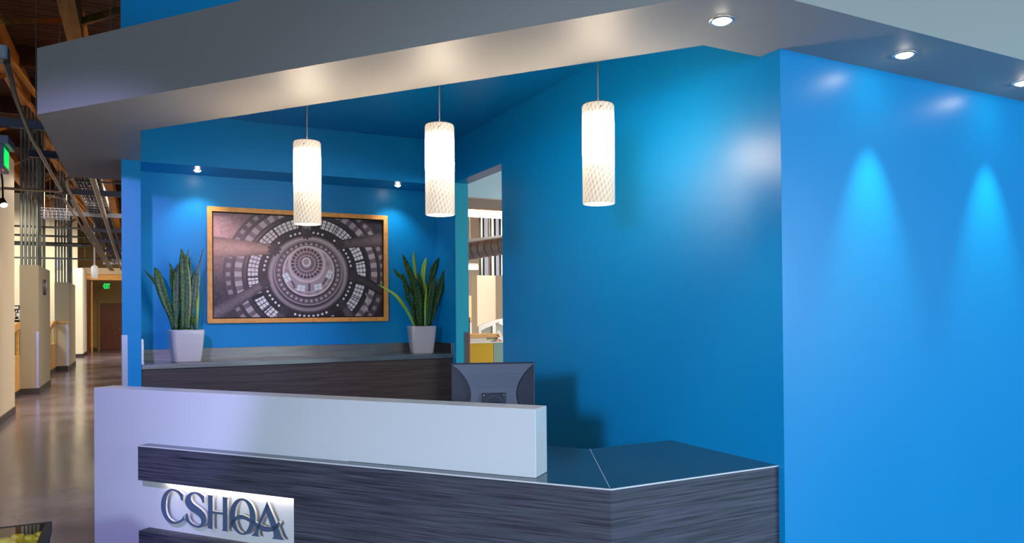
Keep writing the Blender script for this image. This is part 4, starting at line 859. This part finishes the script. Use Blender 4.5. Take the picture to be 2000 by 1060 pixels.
wbox(918, 658, 974, 671, Yw + 0.25, 0.03, 'file_fronts', 'paper'); wbox(952, 660, 972, 662.3, Yw + 0.24, 0.01, 'label_strip', mat('olive_strip', lin(130, 140, 50), 0.6)); wbox(960, 665.5, 964, 668, Yw + 0.24, 0.01, 'label_holder', 'bronze')
a_, b_ = at_y(905, 653.6, Yw + 0.2), at_y(1000, 657.4, Yw + 0.2); B().box(a_.x, b_.x, Yw + 0.2, Yw + 0.7, b_.z, a_.z).build('shelf', 'maple', ws)
wbox(914.5, 620, 918.3, 671, Yw + 0.15, 0.04, 'dark_post', 'black')
Ya = 11.4
fnA = lambda a, c, t: at_y(a, c, Ya) + Vector((0, t, 0))
arch = [(935, 637.5), (940, 634.5), (950, 630), (960, 626.5), (972, 623.5), (985, 621.8), (1005, 621)]
pane1 = [(939.8, 651.8), (939.8, 645.5), (949, 640.5), (962, 636), (962, 651.8)]
b = B(); b.plate([arch[:1] + arch[1:] + [(1005, 631), (985, 631.8), (968.5, 634), (962, 635.5), (949, 640.5), (939.8, 645.5), (939.8, 652), (935, 654)], [(962, 635.5), (968.5, 634), (968.5, 654), (962, 654)], [(935, 651.8), (1005, 651.8), (1005, 655), (935, 655)]], fnA, 0, 0.05)
b.build('arched_frame', 'white_paint', ws, fix=True)
B().plate([pane1, [(968.5, 651.8), (968.5, 634.2), (985, 631.8), (1005, 631), (1005, 651.8)]], fnA, 0.02, 0.03).build('pane', mat('grey_screen_pane', lin(150, 150, 138), 0.2), ws, fix=True)
a_ = at_y(935, 655, Ya); b_ = at_y(1005, 655, Ya); B().box(a_.x, b_.x, Ya, Ya + 0.05, 0, a_.z + 0.01).build('screen_base', 'white_paint', ws)
kl = thing('task_lamp', tuple(at_y(985, 640, Yw + 0.45)), 'grey task lamp head at the edge of the doorway', 'lamp')
B().tube([fn_ for fn_ in (at_y(969, 633, Yw + 0.45), at_y(975, 631, Yw + 0.45), at_y(982, 635, Yw + 0.45))], [0.018, 0.026, 0.012], 12).build('head', 'alu', kl)
B().tube([at_y(982, 635, Yw + 0.45), at_y(994, 640, Yw + 0.45), at_y(996, 653.4, Yw + 0.45)], 0.008, 8).build('arm', 'black', kl)
pp_ = thing('paper_sheet', tuple(at_y(976, 660, Yw + 0.22)), 'white sheet of paper leaning at the doorway edge', 'paper')
B().plate([[(970, 648), (975, 643.5), (982, 658), (982, 664)]], lambda a, c, t: at_y(a, c, Yw + 0.17) + Vector((0, t, 0)), 0, 0.004).build('sheet', 'paper', pp_, fix=True)
B().plate([[(974, 661), (981, 664), (980, 669), (974, 668)]], lambda a, c, t: at_y(a, c, Yw + 0.18) + Vector((0, t, 0)), 0, 0.004).build('pink_sheet', mat('pink_paper', lin(228, 140, 120), 0.7), pp_, fix=True)
cb = thing('wall_cabinet', tuple(at_y(924, 620, 16.0)), 'pale cupboard with honey wood base behind the pier, beyond the doorway', 'cabinet')
wbox(900, 577, 932.5, 619, 16.0, 0.3, 'body', mat('pale_yellow_laminate', lin(226, 208, 150), 0.5), cb); wbox(900, 619, 932.5, 627, 15.98, 0.32, 'wood_base', 'maple', cb)
wbox(916, 628, 936, 652, 16.05, 0.2, 'lower_front', 'white_paint', cb); wbox(916, 652, 936, 653.5, 16.03, 0.2, 'plinth', 'base', cb)
